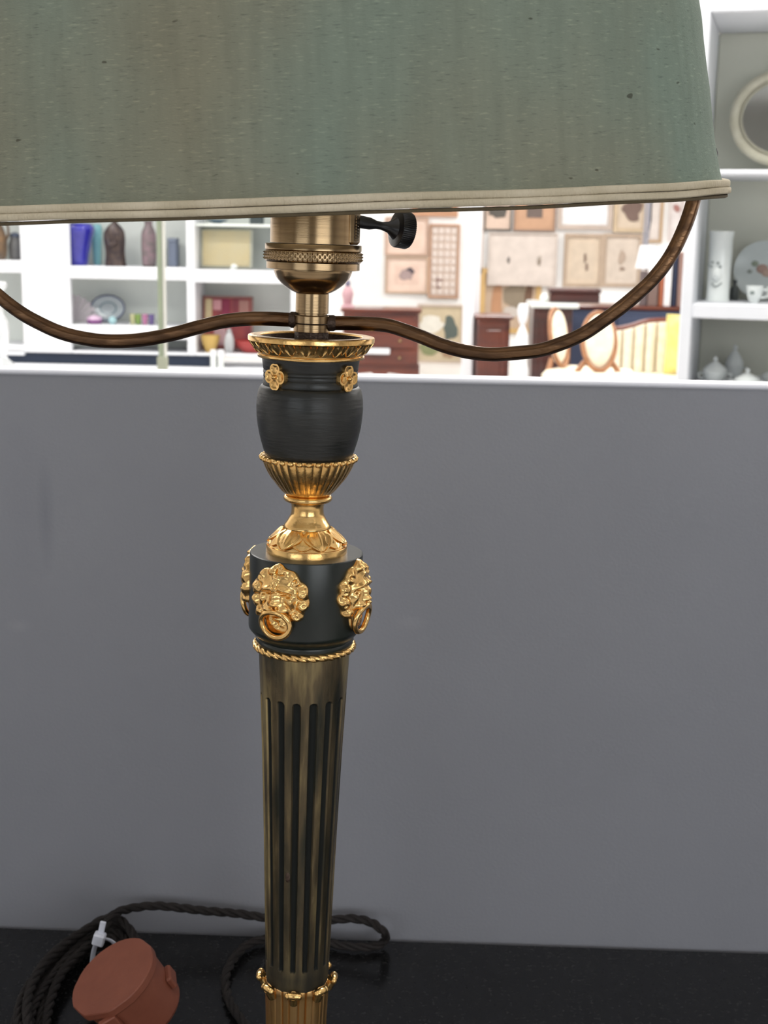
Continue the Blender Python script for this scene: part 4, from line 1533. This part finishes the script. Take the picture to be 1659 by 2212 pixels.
# lower right cell
r_, s = obj_at('red_tray', 'tall maroon and red painted tray leaning in the lower right cell', 'tray', 491, zsb, .2)
RX = Matrix.Translation((0, 0, .0035)) @ Matrix.Rotation(R_(-5), 4, 'X')
M_red = mat('red_lacquer', lin((150, 64, 62)), .4, col2=lin((112, 34, 52)), scale=(9, 9, 4), lo=.42, hi=.58)
MB().bbox(-52 * s, 52 * s, -.010, .010, 0, 112 * s, .004, RX).build('tray_base', M_red, r_)
for a in ((-54, -50, 0, 114), (50, 54, 0, 114), (-54, 54, 0, 4), (-54, 54, 110, 114)):
    MB().bbox(a[0] * s, a[1] * s, -.022, .012, a[2] * s, a[3] * s, .003, RX).build('tray_rim', paint((150, 110, 104), .4), r_)
for x0, x1, z0, z1, c in ((-49, -34, 60, 108, (206, 190, 150)), (-32, -14, 84, 106, (206, 150, 156)), (-12, 4, 56, 108, (130, 30, 66)), (24, 46, 60, 106, (166, 120, 112)), (-30, -4, 8, 46, (196, 160, 164))):
    MB().bbox(x0 * s, x1 * s, -.0135, -.004, z0 * s, z1 * s, .002, RX).build('painted_panel', paint(c, .5), r_)
r_, s = obj_at('ochre_bowl', 'ochre yellow bowl at the left of the lower right cell', 'bowl', 453, zsb, .09)
MB().lathe([(10 * s, 0), (11 * s, 3 * s), (18 * s, 20 * s), (21 * s, 36 * s), (19 * s, 36 * s), (12 * s, 8 * s)], 28).build('bowl_body', paint((206, 172, 98), .4), r_, 60)
MB().lathe([(10.5 * s, 0), (10.5 * s, 3 * s), (9 * s, 3.4 * s)], 24).build('bowl_foot', paint((190, 156, 88), .4), r_)
r_, s = obj_at('red_bowl', 'wide red lacquer bowl in front of the maroon tray', 'bowl', 546, zsb, .11)
MB().lathe([(22 * s, 0), (24 * s, 2 * s), (36 * s, 14 * s), (39 * s, 26 * s), (36 * s, 26 * s), (22 * s, 6 * s)], 32).build('bowl_body', paint((168, 62, 60), .35), r_, 60)
MB().lathe([(23 * s, 0), (23 * s, 2 * s), (20 * s, 2.4 * s)], 28).build('bowl_foot', paint((110, 40, 44), .35), r_)
r_, s = obj_at('glass_pot', 'small grey glass pot standing between the tray and red bowl', 'pot', 494, zsb, .06)
MB().lathe([(a * s, b_ * s) for a, b_ in densify([(6, 0), (10, 8), (11, 24), (8, 38), (6, 42), (6.5, 46)], 3)], 24).build('pot_body', paint((176, 178, 180), .2), r_, 60)
mb = MB()
mb.ell((0, 0, 48 * s), (5 * s, 5 * s, 4 * s), 12, 8)
mb.build('pot_knob', paint((176, 178, 180), .2), r_)
# canister pair on the ledge in front
zl_ = sz_(790) - .0
for dx, lb in ((461, 'left one of two slim white canisters on the ledge below the red bowl'), (477, 'right one of two slim white canisters on the ledge below the red bowl')):
    p_ = at(dx, 780, SY - .03)
    r_ = thing('canister', lb, 'canister', (p_[0], SY - .028, zl_), 0, 'slim white canisters')
    s = pxm(SY)
    MB().lathe([(6.6 * s, 0), (6.6 * s, 32 * s), (6 * s, 33 * s)], 20).build('canister_body', M_china, r_)
    MB().lathe([(7 * s, 33 * s), (7 * s, 38 * s), (6 * s, 39 * s)], 20).build('canister_lid', M_white, r_)
# far left cell
r_, s = obj_at('brown_jug', 'brown stoneware jug at the far left of the upper shelf', 'jug', -8, sz_(562, -40), .15)
MB().lathe([(a * s, b_ * s) for a, b_ in densify([(18, 0), (22, 10), (24, 40), (18, 66), (12, 78), (13, 88)], 3)], 28).build('jug_body', mat('brown_stoneware', lin((150, 118, 84)), .4, col2=lin((96, 84, 74)), scale=(14, 14, 14)), r_, 60)
MB().tube(smooth_path([(13 * s, 0, 82 * s), (26 * s, 0, 76 * s), (28 * s, 0, 55 * s), (22 * s, 0, 40 * s)], 5), 3 * s, 8).build('jug_handle', paint((110, 92, 76), .4), r_, 60)
r_, s = obj_at('grey_pot', 'squat dark grey pot beside the brown stoneware jug', 'pot', 34, sz_(562, -40), .2)
MB().lathe([(a * s, b_ * s) for a, b_ in densify([(10, 0), (13, 6), (14, 30), (10, 44), (11, 48)], 3)], 24).build('pot_body', paint((104, 104, 104), .4), r_, 60)
MB().lathe([(11 * s, 48 * s), (10 * s, 54 * s), (3 * s, 58 * s)], 20).build('pot_lid', paint((80, 90, 110), .4), r_)

# grey green post of a display stand
Y = 4.3
p = at(349, 640, Y)
root = thing('display_post', 'slim grey green metal post standing in front of the white shelving', 'post', (p[0], Y, FLOOR))
s = pxm(Y)
MB().bbox(-8 * s, 2.5 * s, -5 * s, 5 * s, .02, CEIL - FLOOR - .001, .003).build('post_bar', M_glassgreen, root)
MB().bbox(2.6 * s, 10 * s, -2 * s, 2 * s, .03, CEIL - FLOOR - .001, .002).build('edge_trim', paint((206, 206, 198), .4), root)
MB().bbox(-.06, .06, -.06, .06, 0, .02, .004).build('post_foot', M_glassgreen, root)
zc_ = at(349, 792, Y)[2] - FLOOR
MB().bbox(-11 * s, 11 * s, -8 * s, 8 * s, zc_ - .02, zc_ + 22 * s, .003).build('post_socket', paint((150, 154, 136), .5), root)

# crystal candlestick on a small round table at the far left
Y = 3.6
p = at(-2, 700, Y)
s = pxm(Y)
ztab = at(0, 800, Y)[2]
root = thing('side_table', 'small round white table behind the partition at the far left', 'table', (p[0], Y, FLOOR))
MB().lathe([(.17, ztab - FLOOR - .02), (.18, ztab - FLOOR - .012), (.175, ztab - FLOOR)], 48).build('table_top', M_white, root)
MB().lathe(densify([(.02, ztab - FLOOR - .02), (.03, .5), (.02, .3), (.03, .06)], 4), 24).build('table_stem', M_white, root, 60)
MB().lathe([(.15, 0), (.14, .02), (.03, .06)], 32).build('table_foot', M_white, root)
root = thing('crystal_candlestick', 'white cut glass candlestick cut off by the left picture edge', 'candlestick', (p[0], Y, ztab))
cp_ = [(30, 0), (32, 6), (26, 16), (14, 30), (18, 50), (20, 80), (18, 104), (10, 124), (6, 150), (10, 164), (17, 178), (19, 186), (14, 190), (8, 172)]
MB().lathe([(a * s, b_ * s) for a, b_ in densify(cp_, 3)], 36, mod=lambda a, j: 1 + .05 * math.cos(9 * a + j * .5)).build('candle_stem', M_crystal, root, 30)
MB().lathe([(32 * s, 0), (33 * s, 3 * s), (28 * s, 9 * s)], 36).build('candle_foot', M_crystal, root, 30)

# ------------------------------------------------------------------ white display case at the right, turned to the lamp
TH = R_(15)
co = at(1482.5, 670, 2.45)
root = thing('display_case', 'white open display case of china turned sideways at the right picture edge', 'case', (co[0], co[1], FLOOR), -TH)
e1 = np.array([math.cos(TH), -math.sin(TH), 0])
e2 = np.array([math.sin(TH), math.cos(TH), 0])


def cab(px, py, v):
    """photograph pixel to the case's own u, z at depth v behind its front"""
    r = ray(px, py)
    o = np.array([co[0], co[1], 0]) + e2 * v
    t_ = ((o - CAM) @ e2) / (r @ e2)
    q = CAM + r * t_
    return (q - o) @ e1, q[2]


CW, CD = 1.05, .31
zT = cab(1545, 27, 0)[1]
z1a, z1b = cab(1550, 366, 0)[1], cab(1550, 378, 0)[1]
z2a, z2b = cab(1492, 655, 0)[1], cab(1492, 687, 0)[1]
z3 = cab(1492, 838, 0)[1]
tU = .026


def cbox(nm, u0, u1, v0, v1, z0, z1, m_=M_white, bev=.003):
    return MB().bbox(u0, u1, v0, v1, z0 - FLOOR, z1 - FLOOR, bev).build(nm, m_, root)


M_caseback = mat('case_back', lin((214, 215, 200)), .6, col2=lin((206, 208, 192)), scale=(1.5, 1.5, 1.5))
cbox('upright', -tU / 2, tU / 2, 0, CD, FLOOR, zT + .03)
cbox('upright', CW - tU / 2, CW + tU / 2, 0, CD, FLOOR, zT + .03)
cbox('top_board', tU / 2, CW - tU / 2, 0, CD, zT, zT + .03)
cbox('shelf', tU / 2, CW - tU / 2, 0, CD, z1b, z1a)
cbox('shelf', tU / 2, CW - tU / 2, 0, CD, z2b, z2a)
cbox('shelf', tU / 2, CW - tU / 2, 0, CD, z3 - .03, z3)
cbox('back_panel', tU / 2, CW - tU / 2, CD - .012, CD, FLOOR + .02, zT, M_caseback)
cbox('base_door', tU / 2, CW - tU / 2, .004, .02, FLOOR + .06, z3 - .031)
cbox('kick_board', tU / 2, CW - tU / 2, .03, .05, FLOOR, FLOOR + .06)


def cobj(name, label, cat, px, py, z, v, group=None):
    u_, _ = cab(px, py, v)
    q = np.array([co[0], co[1], 0]) + e1 * u_ + e2 * v
    r2 = thing(name, label, cat, (q[0], q[1], z + .0006), -TH, group)
    return r2, float(((q + np.array([0, 0, z])) - CAM) @ CF) / FPX


# oval mirror
r_, s = cobj('oval_mirror', 'oval mirror in a pale cream frame on the top shelf of the white case', 'mirror', 1692, 254, z1a, CD - .10)
sxm = s / math.cos(TH)
zc_ = cab(1692, 254, CD - .10)[1] - z1a
ah, bh = 98 * sxm, 92 * s
tl = Matrix.Rotation(R_(-4), 4, 'X')
bh = min(bh, zc_ - .004 - 11 * s) if zc_ < bh + 11 * s + .004 else bh
ringp = [tl @ Vector((ah * math.cos(a), 0, zc_ + bh * math.sin(a))) for a in np.linspace(0, 2 * PI, 72, endpoint=False)]
MB().tube(ringp, 11 * s, 14, closed=True).build('mirror_frame', mat('pale_cream_gilt', lin((206, 202, 182)), .4, col2=lin((190, 186, 164)), scale=(40, 40, 40)), r_, 60)
ringp = [tl @ Vector(((ah - 14 * s) * math.cos(a), -6 * s, zc_ + (bh - 14 * s) * math.sin(a))) for a in np.linspace(0, 2 * PI, 72, endpoint=False)]
MB().tube(ringp, 2.5 * s, 8, closed=True).build('inner_bead', paint((186, 182, 160), .4), r_, 60)
MB().prism([((ah - 4 * s) * math.cos(a), zc_ + (bh - 4 * s) * math.sin(a)) for a in np.linspace(0, 2 * PI, 64, endpoint=False)], -.002, .004, tl).build('mirror_glass', mat('mirror_silver', (.80, .83, .80), .06, 1), r_)

# cylinder vase with relief
r_, s = cobj('cylinder_vase', 'tall white cylinder vase with a moulded face on the middle shelf of the white case', 'vase', 1553, 600, z2a, .13)
zt4 = cab(1555, 500, .13)[1] - z2a
MB().lathe([(25 * s, 0), (25 * s, .004), (24 * s, .006), (24.5 * s, zt4 * .9), (27 * s, zt4), (25 * s, zt4), (22 * s, zt4 * .9), (20 * s, .02)], 40).build('vase_body', M_china, r_, 50)
mb = MB()
mb.ell((-4 * s, -23 * s, zt4 * .38), (11 * s, 6 * s, 15 * s), 18, 12)
mb.ell((-4 * s, -28 * s, zt4 * .37), (2.5 * s, 3 * s, 5 * s), 10, 8)
mb.build('face_relief', M_china, r_, 60)
mb = MB()
for a, zq in ((-.9, .52), (-.4, .56), (.1, .55), (-.5, .50), (.3, .50)):
    mb.ell((24 * s * math.sin(a - .2), -24 * s * math.cos(a - .2), zt4 * zq), (4 * s, 3 * s, 3 * s), 10, 6)
mb.build('hair_relief', paint((150, 158, 156), .35), r_, 60)
mb = MB()
mb.tube(smooth_path([(-15 * s, -21 * s, zt4 * .27), (-4 * s, -25 * s, zt4 * .22), (8 * s, -23 * s, zt4 * .27)], 5), 1.6 * s, 8)
mb.build('collar_relief', paint((150, 158, 156), .35), r_, 60)
# floral plate behind
r_, s = cobj('floral_plate', 'large pale plate with a painted rose leaning behind the cups in the white case', 'plate', 1650, 580, z2a, CD - .07)
zr_ = (cab(1650, 520, CD - .07)[1] - z2a) / 2
pm = Matrix.Translation((0, 0, zr_)) @ Matrix.Rotation(R_(82), 4, 'X')
MB().lathe([(.0005, 0), (zr_ * .6, 0), (zr_ * .98, zr_ * .14), (zr_ * .98, zr_ * .18), (zr_ * .6, zr_ * .05), (.0005, zr_ * .05)], 48, pm, cap=False).build('plate_disc', paint((196, 204, 202), .25), r_, 60)
for x, z, rr_, c in ((-.05, .05, .20, (170, 140, 128)), (.10, -.08, .17, (186, 158, 142)), (-.30, .22, .12, (140, 150, 132)), (-.45, -.05, .09, (150, 156, 150)), (.35, .2, .12, (136, 146, 128))):
    mb = MB()
    mb.ell((x * zr_, z * zr_, zr_ * .05), (rr_ * zr_, rr_ * zr_ * .8, .003), 12, 6, pm)
    mb.build('painted_flower', paint(c, .4), r_)
r_, s = cobj('dark_bottle', 'small dark bottle standing right behind the tall cylinder vase', 'bottle', 1587, 620, z2a, .22)
MB().lathe([(a * s, b_ * s) for a, b_ in densify([(8, 0), (9, 4), (9, 22), (4, 30), (4, 38)], 3)], 20).build('bottle_body', paint((84, 90, 88), .3), r_, 60)
MB().lathe([(5 * s, 38 * s), (5 * s, 42 * s), (3 * s, 43 * s)], 16).build('bottle_stopper', paint((70, 76, 74), .3), r_)
for px_, lb in ((1630, 'white china cup with painted sprig nearest the cylinder vase'), (1676, 'white china cup at the right picture edge beside another cup')):
    r_, s = cobj('china_cup', lb, 'cup', px_, 630, z2a, .10, 'china cups in the white case')
    MB().lathe([(a * s, b_ * s) for a, b_ in densify([(9, 0), (10, 3), (15, 14), (19, 34), (17.5, 34), (12, 12)], 3)], 28).build('cup_bowl', M_china, r_, 60)
    MB().tube(smooth_path([(16 * s, 0, 28 * s), (27 * s, 0, 27 * s), (26 * s, 0, 14 * s), (14 * s, 0, 11 * s)], 5), 2 * s, 8).build('cup_handle', M_china, r_, 60)
    mb = MB()
    mb.ell((-4 * s, -17.5 * s, 22 * s), (5 * s, 2 * s, 4 * s), 10, 6)
    mb.build('sprig', paint((120, 132, 128), .4), r_)


def tureen(label, px, v, rr_, hb, hl, group='covered china dishes'):
    r_, s_ = cobj('covered_dish', label, 'dish', px, 820, z3, v, group)
    MB().lathe([(a * s_, b_ * s_) for a, b_ in densify([(rr_ * .55, 0), (rr_ * .6, 3), (rr_ * .85, hb * .4), (rr_, hb), (rr_ * .96, hb + 2)], 3)], 32).build('dish_body', M_china, r_, 60)
    MB().lathe([(a * s_, b_ * s_) for a, b_ in densify([(rr_, hb + 2), (rr_ * .85, hb + hl * .35), (rr_ * .45, hb + hl * .75), (rr_ * .12, hb + hl)], 3)], 32).build('dish_lid', M_china, r_, 60)
    mb_ = MB()
    mb_.ell((0, 0, (hb + hl + 4) * s_), (5 * s_, 5 * s_, 6 * s_), 14, 10)
    mb_.build('lid_knob', M_china, r_)
    for sx in (-1, 1):
        MB().tube(smooth_path([(sx * rr_ * .9 * s_, 0, hb * .8 * s_), (sx * (rr_ + 8) * s_, 0, hb * .8 * s_), (sx * (rr_ + 6) * s_, 0, hb * .45 * s_), (sx * rr_ * .8 * s_, 0, hb * .4 * s_)], 4), 2 * s_, 8).build('dish_handle', M_china, r_, 60)


tureen('white covered china dish with bulging lid at the left of the bottom shelf', 1543, .12, 26, 26, 22)
tureen('tall lidded white china dish standing behind the other two on the bottom shelf', 1584, .24, 20, 30, 34)
tureen('low white china dish with a shallow lid and knob, in front on the bottom shelf', 1614, .08, 28, 14, 16)
tureen('white covered china dish at the right picture edge on the bottom shelf', 1668, .16, 24, 18, 12)
mb = MB()

# ------------------------------------------------------------------ power cord, coil, tie and plug on the worktop


def twisted(mb_, path, R=.00145, r=.00150, strands=3, pitch=.026, n=7, ph=0.0):
    P = [Vector(p) for p in path]
    # even resampling
    L = [0.0]
    for a, b_ in zip(P, P[1:]):
        L.append(L[-1] + (b_ - a).length)
    m_ = max(8, int(L[-1] / .0022))
    ss = np.linspace(0, L[-1], m_)
    Q = [Vector([float(np.interp(q, L, [p_[k] for p_ in P])) for k in range(3)]) for q in ss]
    T = [(Q[min(i + 1, m_ - 1)] - Q[max(i - 1, 0)]).normalized() for i in range(m_)]
    nn = T[0].orthogonal().normalized()
    fr = []
    for i in range(m_):
        nn = (nn - T[i] * nn.dot(T[i])).normalized()
        fr.append((nn.copy(), T[i].cross(nn)))
    for k in range(strands):
        line = []
        for i in range(m_):
            a = 2 * PI * (ss[i] / pitch + k / strands) + ph
            line.append(Q[i] + fr[i][0] * R * math.cos(a) + fr[i][1] * R * math.sin(a))
        mb_.tube(line, r, n)


cord = thing('power_cord', 'dark brown twisted cloth cord with brown plug coiled beside the lamp', 'cord', (0, 0, 0))
YB = PY - .012
ptsA = [at(213, 2042, .185), at(222, 2012, .190), at(232, 1990, .196), at(252, 1972, .205), at(285, 1962, YB - .006), at(330, 1957, YB), at(380, 1960, YB), at(440, 1967, YB), at(510, 1973, YB), at(570, 1982, YB), at(640, 1988, YB),
        at(715, 1987, YB), at(760, 1984, YB), at(800, 1992, YB - .004), at(826, 2010, YB - .010), atz(833, 2028, .006), atz(815, 2043, .004), atz(775, 2046, .004), atz(735, 2042, .004), atz(690, 2030, .004),
        atz(640, 2024, .004), atz(590, 2026, .004), atz(545, 2036, .004), atz(515, 2058, .004), atz(494, 2090, .004), atz(487, 2120, .004), atz(495, 2160, .004), atz(516, 2195, .004), atz(545, 2230, .004), atz(580, 2262, .004)]
mb = MB()
twisted(mb, smooth_path(ptsA, 8))
mb.build('flex', M_cord, cord, 70)
# coil: several uneven loops of the same flex
c0 = atz(182, 2172, .0)
rx = (atz(285, 2172, 0)[0] - atz(78, 2172, 0)[0]) / 2
ry = (atz(208, 2052, 0)[1] - atz(208, 2330, 0)[1]) / 2
rnd = random.Random(3)
loops = [(0, .004, 0), (.5, .004, 1), (1, .004, 2), (.2, .009, 3), (.75, .009, 4), (.45, .0138, 5), (-.35, .0085, 6)]
for off, z, k in loops:
    pth = []
    for i in range(64):
        a = 2 * PI * i / 64
        g = .0058 * (off * 2.2 - 1) * (1 - .45 * math.exp(-((a - PI * .47) / .45) ** 2)) + .0012 * math.sin(3 * a + k)
        lift = .0035 * math.exp(-((a - PI * .47) / .5) ** 2) * (k % 3) + .0012 * (1 + math.sin(2 * a + k * 1.7))
        pth.append((c0[0] + (rx + g) * math.cos(a), c0[1] + (ry + g) * math.sin(a), z + lift))
    pth.append(pth[0])
    mb = MB()
    twisted(mb, pth, ph=k)
    mb.build('coil_loop', M_cord, cord, 70)
# cable tie
tp = [(786, 395), (793, 335), (802, 285), (818, 240), (838, 205), (862, 190), (905, 192), (945, 205), (978, 232), (992, 262)]
TY = .148
tpw = [at(x / 3.95, 1980 + y / 3.95, TY - .004 * math.sin(i / 9 * PI)) for i, (x, y) in enumerate(tp)]
tie = MB().tube(smooth_path(tpw, 4), .0017, 10, flat=.5).build('cable_tie', M_tie, cord, 60)
h0, h1 = at(845 / 3.95, 1980 + 200 / 3.95, TY - .006), at(868 / 3.95, 1980 + 100 / 3.95, TY + .002)
mb = MB()
hd = at(846 / 3.95, 1980 + 190 / 3.95, TY - .006)
mb.bbox(-.0033, .0033, -.003, .003, -.0035, .0035, .0008, Matrix.Translation(hd) @ Matrix.Rotation(.25, 4, 'Y'))
mb.build('tie_head', M_tie, tie)
mb = MB()
mb.bbox(-.0017, .0017, -.0008, .0008, 0, .0085, .0004, Matrix.Translation(Vector(hd) + Vector((.0006, .001, .002))) @ Matrix.Rotation(.22, 4, 'Y'))
mb.build('tie_tail', M_tie, tie)

# plug: flat face plate with trimmed sides and a thick body behind it
nrm = Vector(-.45 * CR + .78 * CU - .43 * CF).normalized()
fc = Vector(atz(242, 2108, .047))
xax = Vector(CR) * .87 + Vector(CU) * .5
xax = (xax - nrm * xax.dot(nrm)).normalized()
yax = nrm.cross(xax)
PMx = Matrix(((xax.x, yax.x, nrm.x, fc.x), (xax.y, yax.y, nrm.y, fc.y), (xax.z, yax.z, nrm.z, fc.z), (0, 0, 0, 1)))
RP = .0250


def plug_outline(r, k=1.0):
    pts = []
    for i in range(48):
        a = 2 * PI * i / 48
        rr_ = r
        for fa, fd in ((R_(-118), .955), (R_(-152), .975), (R_(-80), .985), (R_(28), .975), (R_(150), .985)):
            ca = math.cos(a - fa)
            if ca > .3:
                rr_ = min(rr_, r * fd / ca)
        pts.append((rr_ * math.cos(a), rr_ * math.sin(a)))
    return pts


def plug_loft(layers):
    vs, fs = [], []
    n = 48
    for r, z, dx, dy in layers:
        vs += [(x + dx, y + dy, z) for x, y in plug_outline(r)]
    for j in range(len(layers) - 1):
        for i in range(n):
            i2 = (i + 1) % n
            fs.append((j * n + i, j * n + i2, (j + 1) * n + i2, (j + 1) * n + i))
    fs.append(tuple(range(n)))
    fs.append(tuple((len(layers) - 1) * n + i for i in range(n)))
    return vs, fs


plug = MB().add(*plug_loft([(RP * .985, 0, 0, 0), (RP, -.0006, 0, 0), (RP, -.0042, 0, 0), (RP * .985, -.0048, 0, 0)]), M=PMx).build('plug', M_plug, cord, 25)
MB().add(*plug_loft([(RP * .93, -.0048, .0006, 0), (RP * .90, -.014, .0010, 0), (RP * .87, -.031, .0016, 0), (RP * .82, -.033, .0016, 0)]), M=PMx).build('plug_body', M_plug, plug, 25)
mb = MB()
mb.bbox(-.012, -.002, -.0262, -.0225, -.024, -.0040, .0006, PMx)
mb.build('cord_grip', M_plug, plug)
mb = MB()
mb.bbox(.0225, .0262, -.006, .006, -.024, -.016, .0010, PMx)
mb.build('side_lug', M_plug, plug)
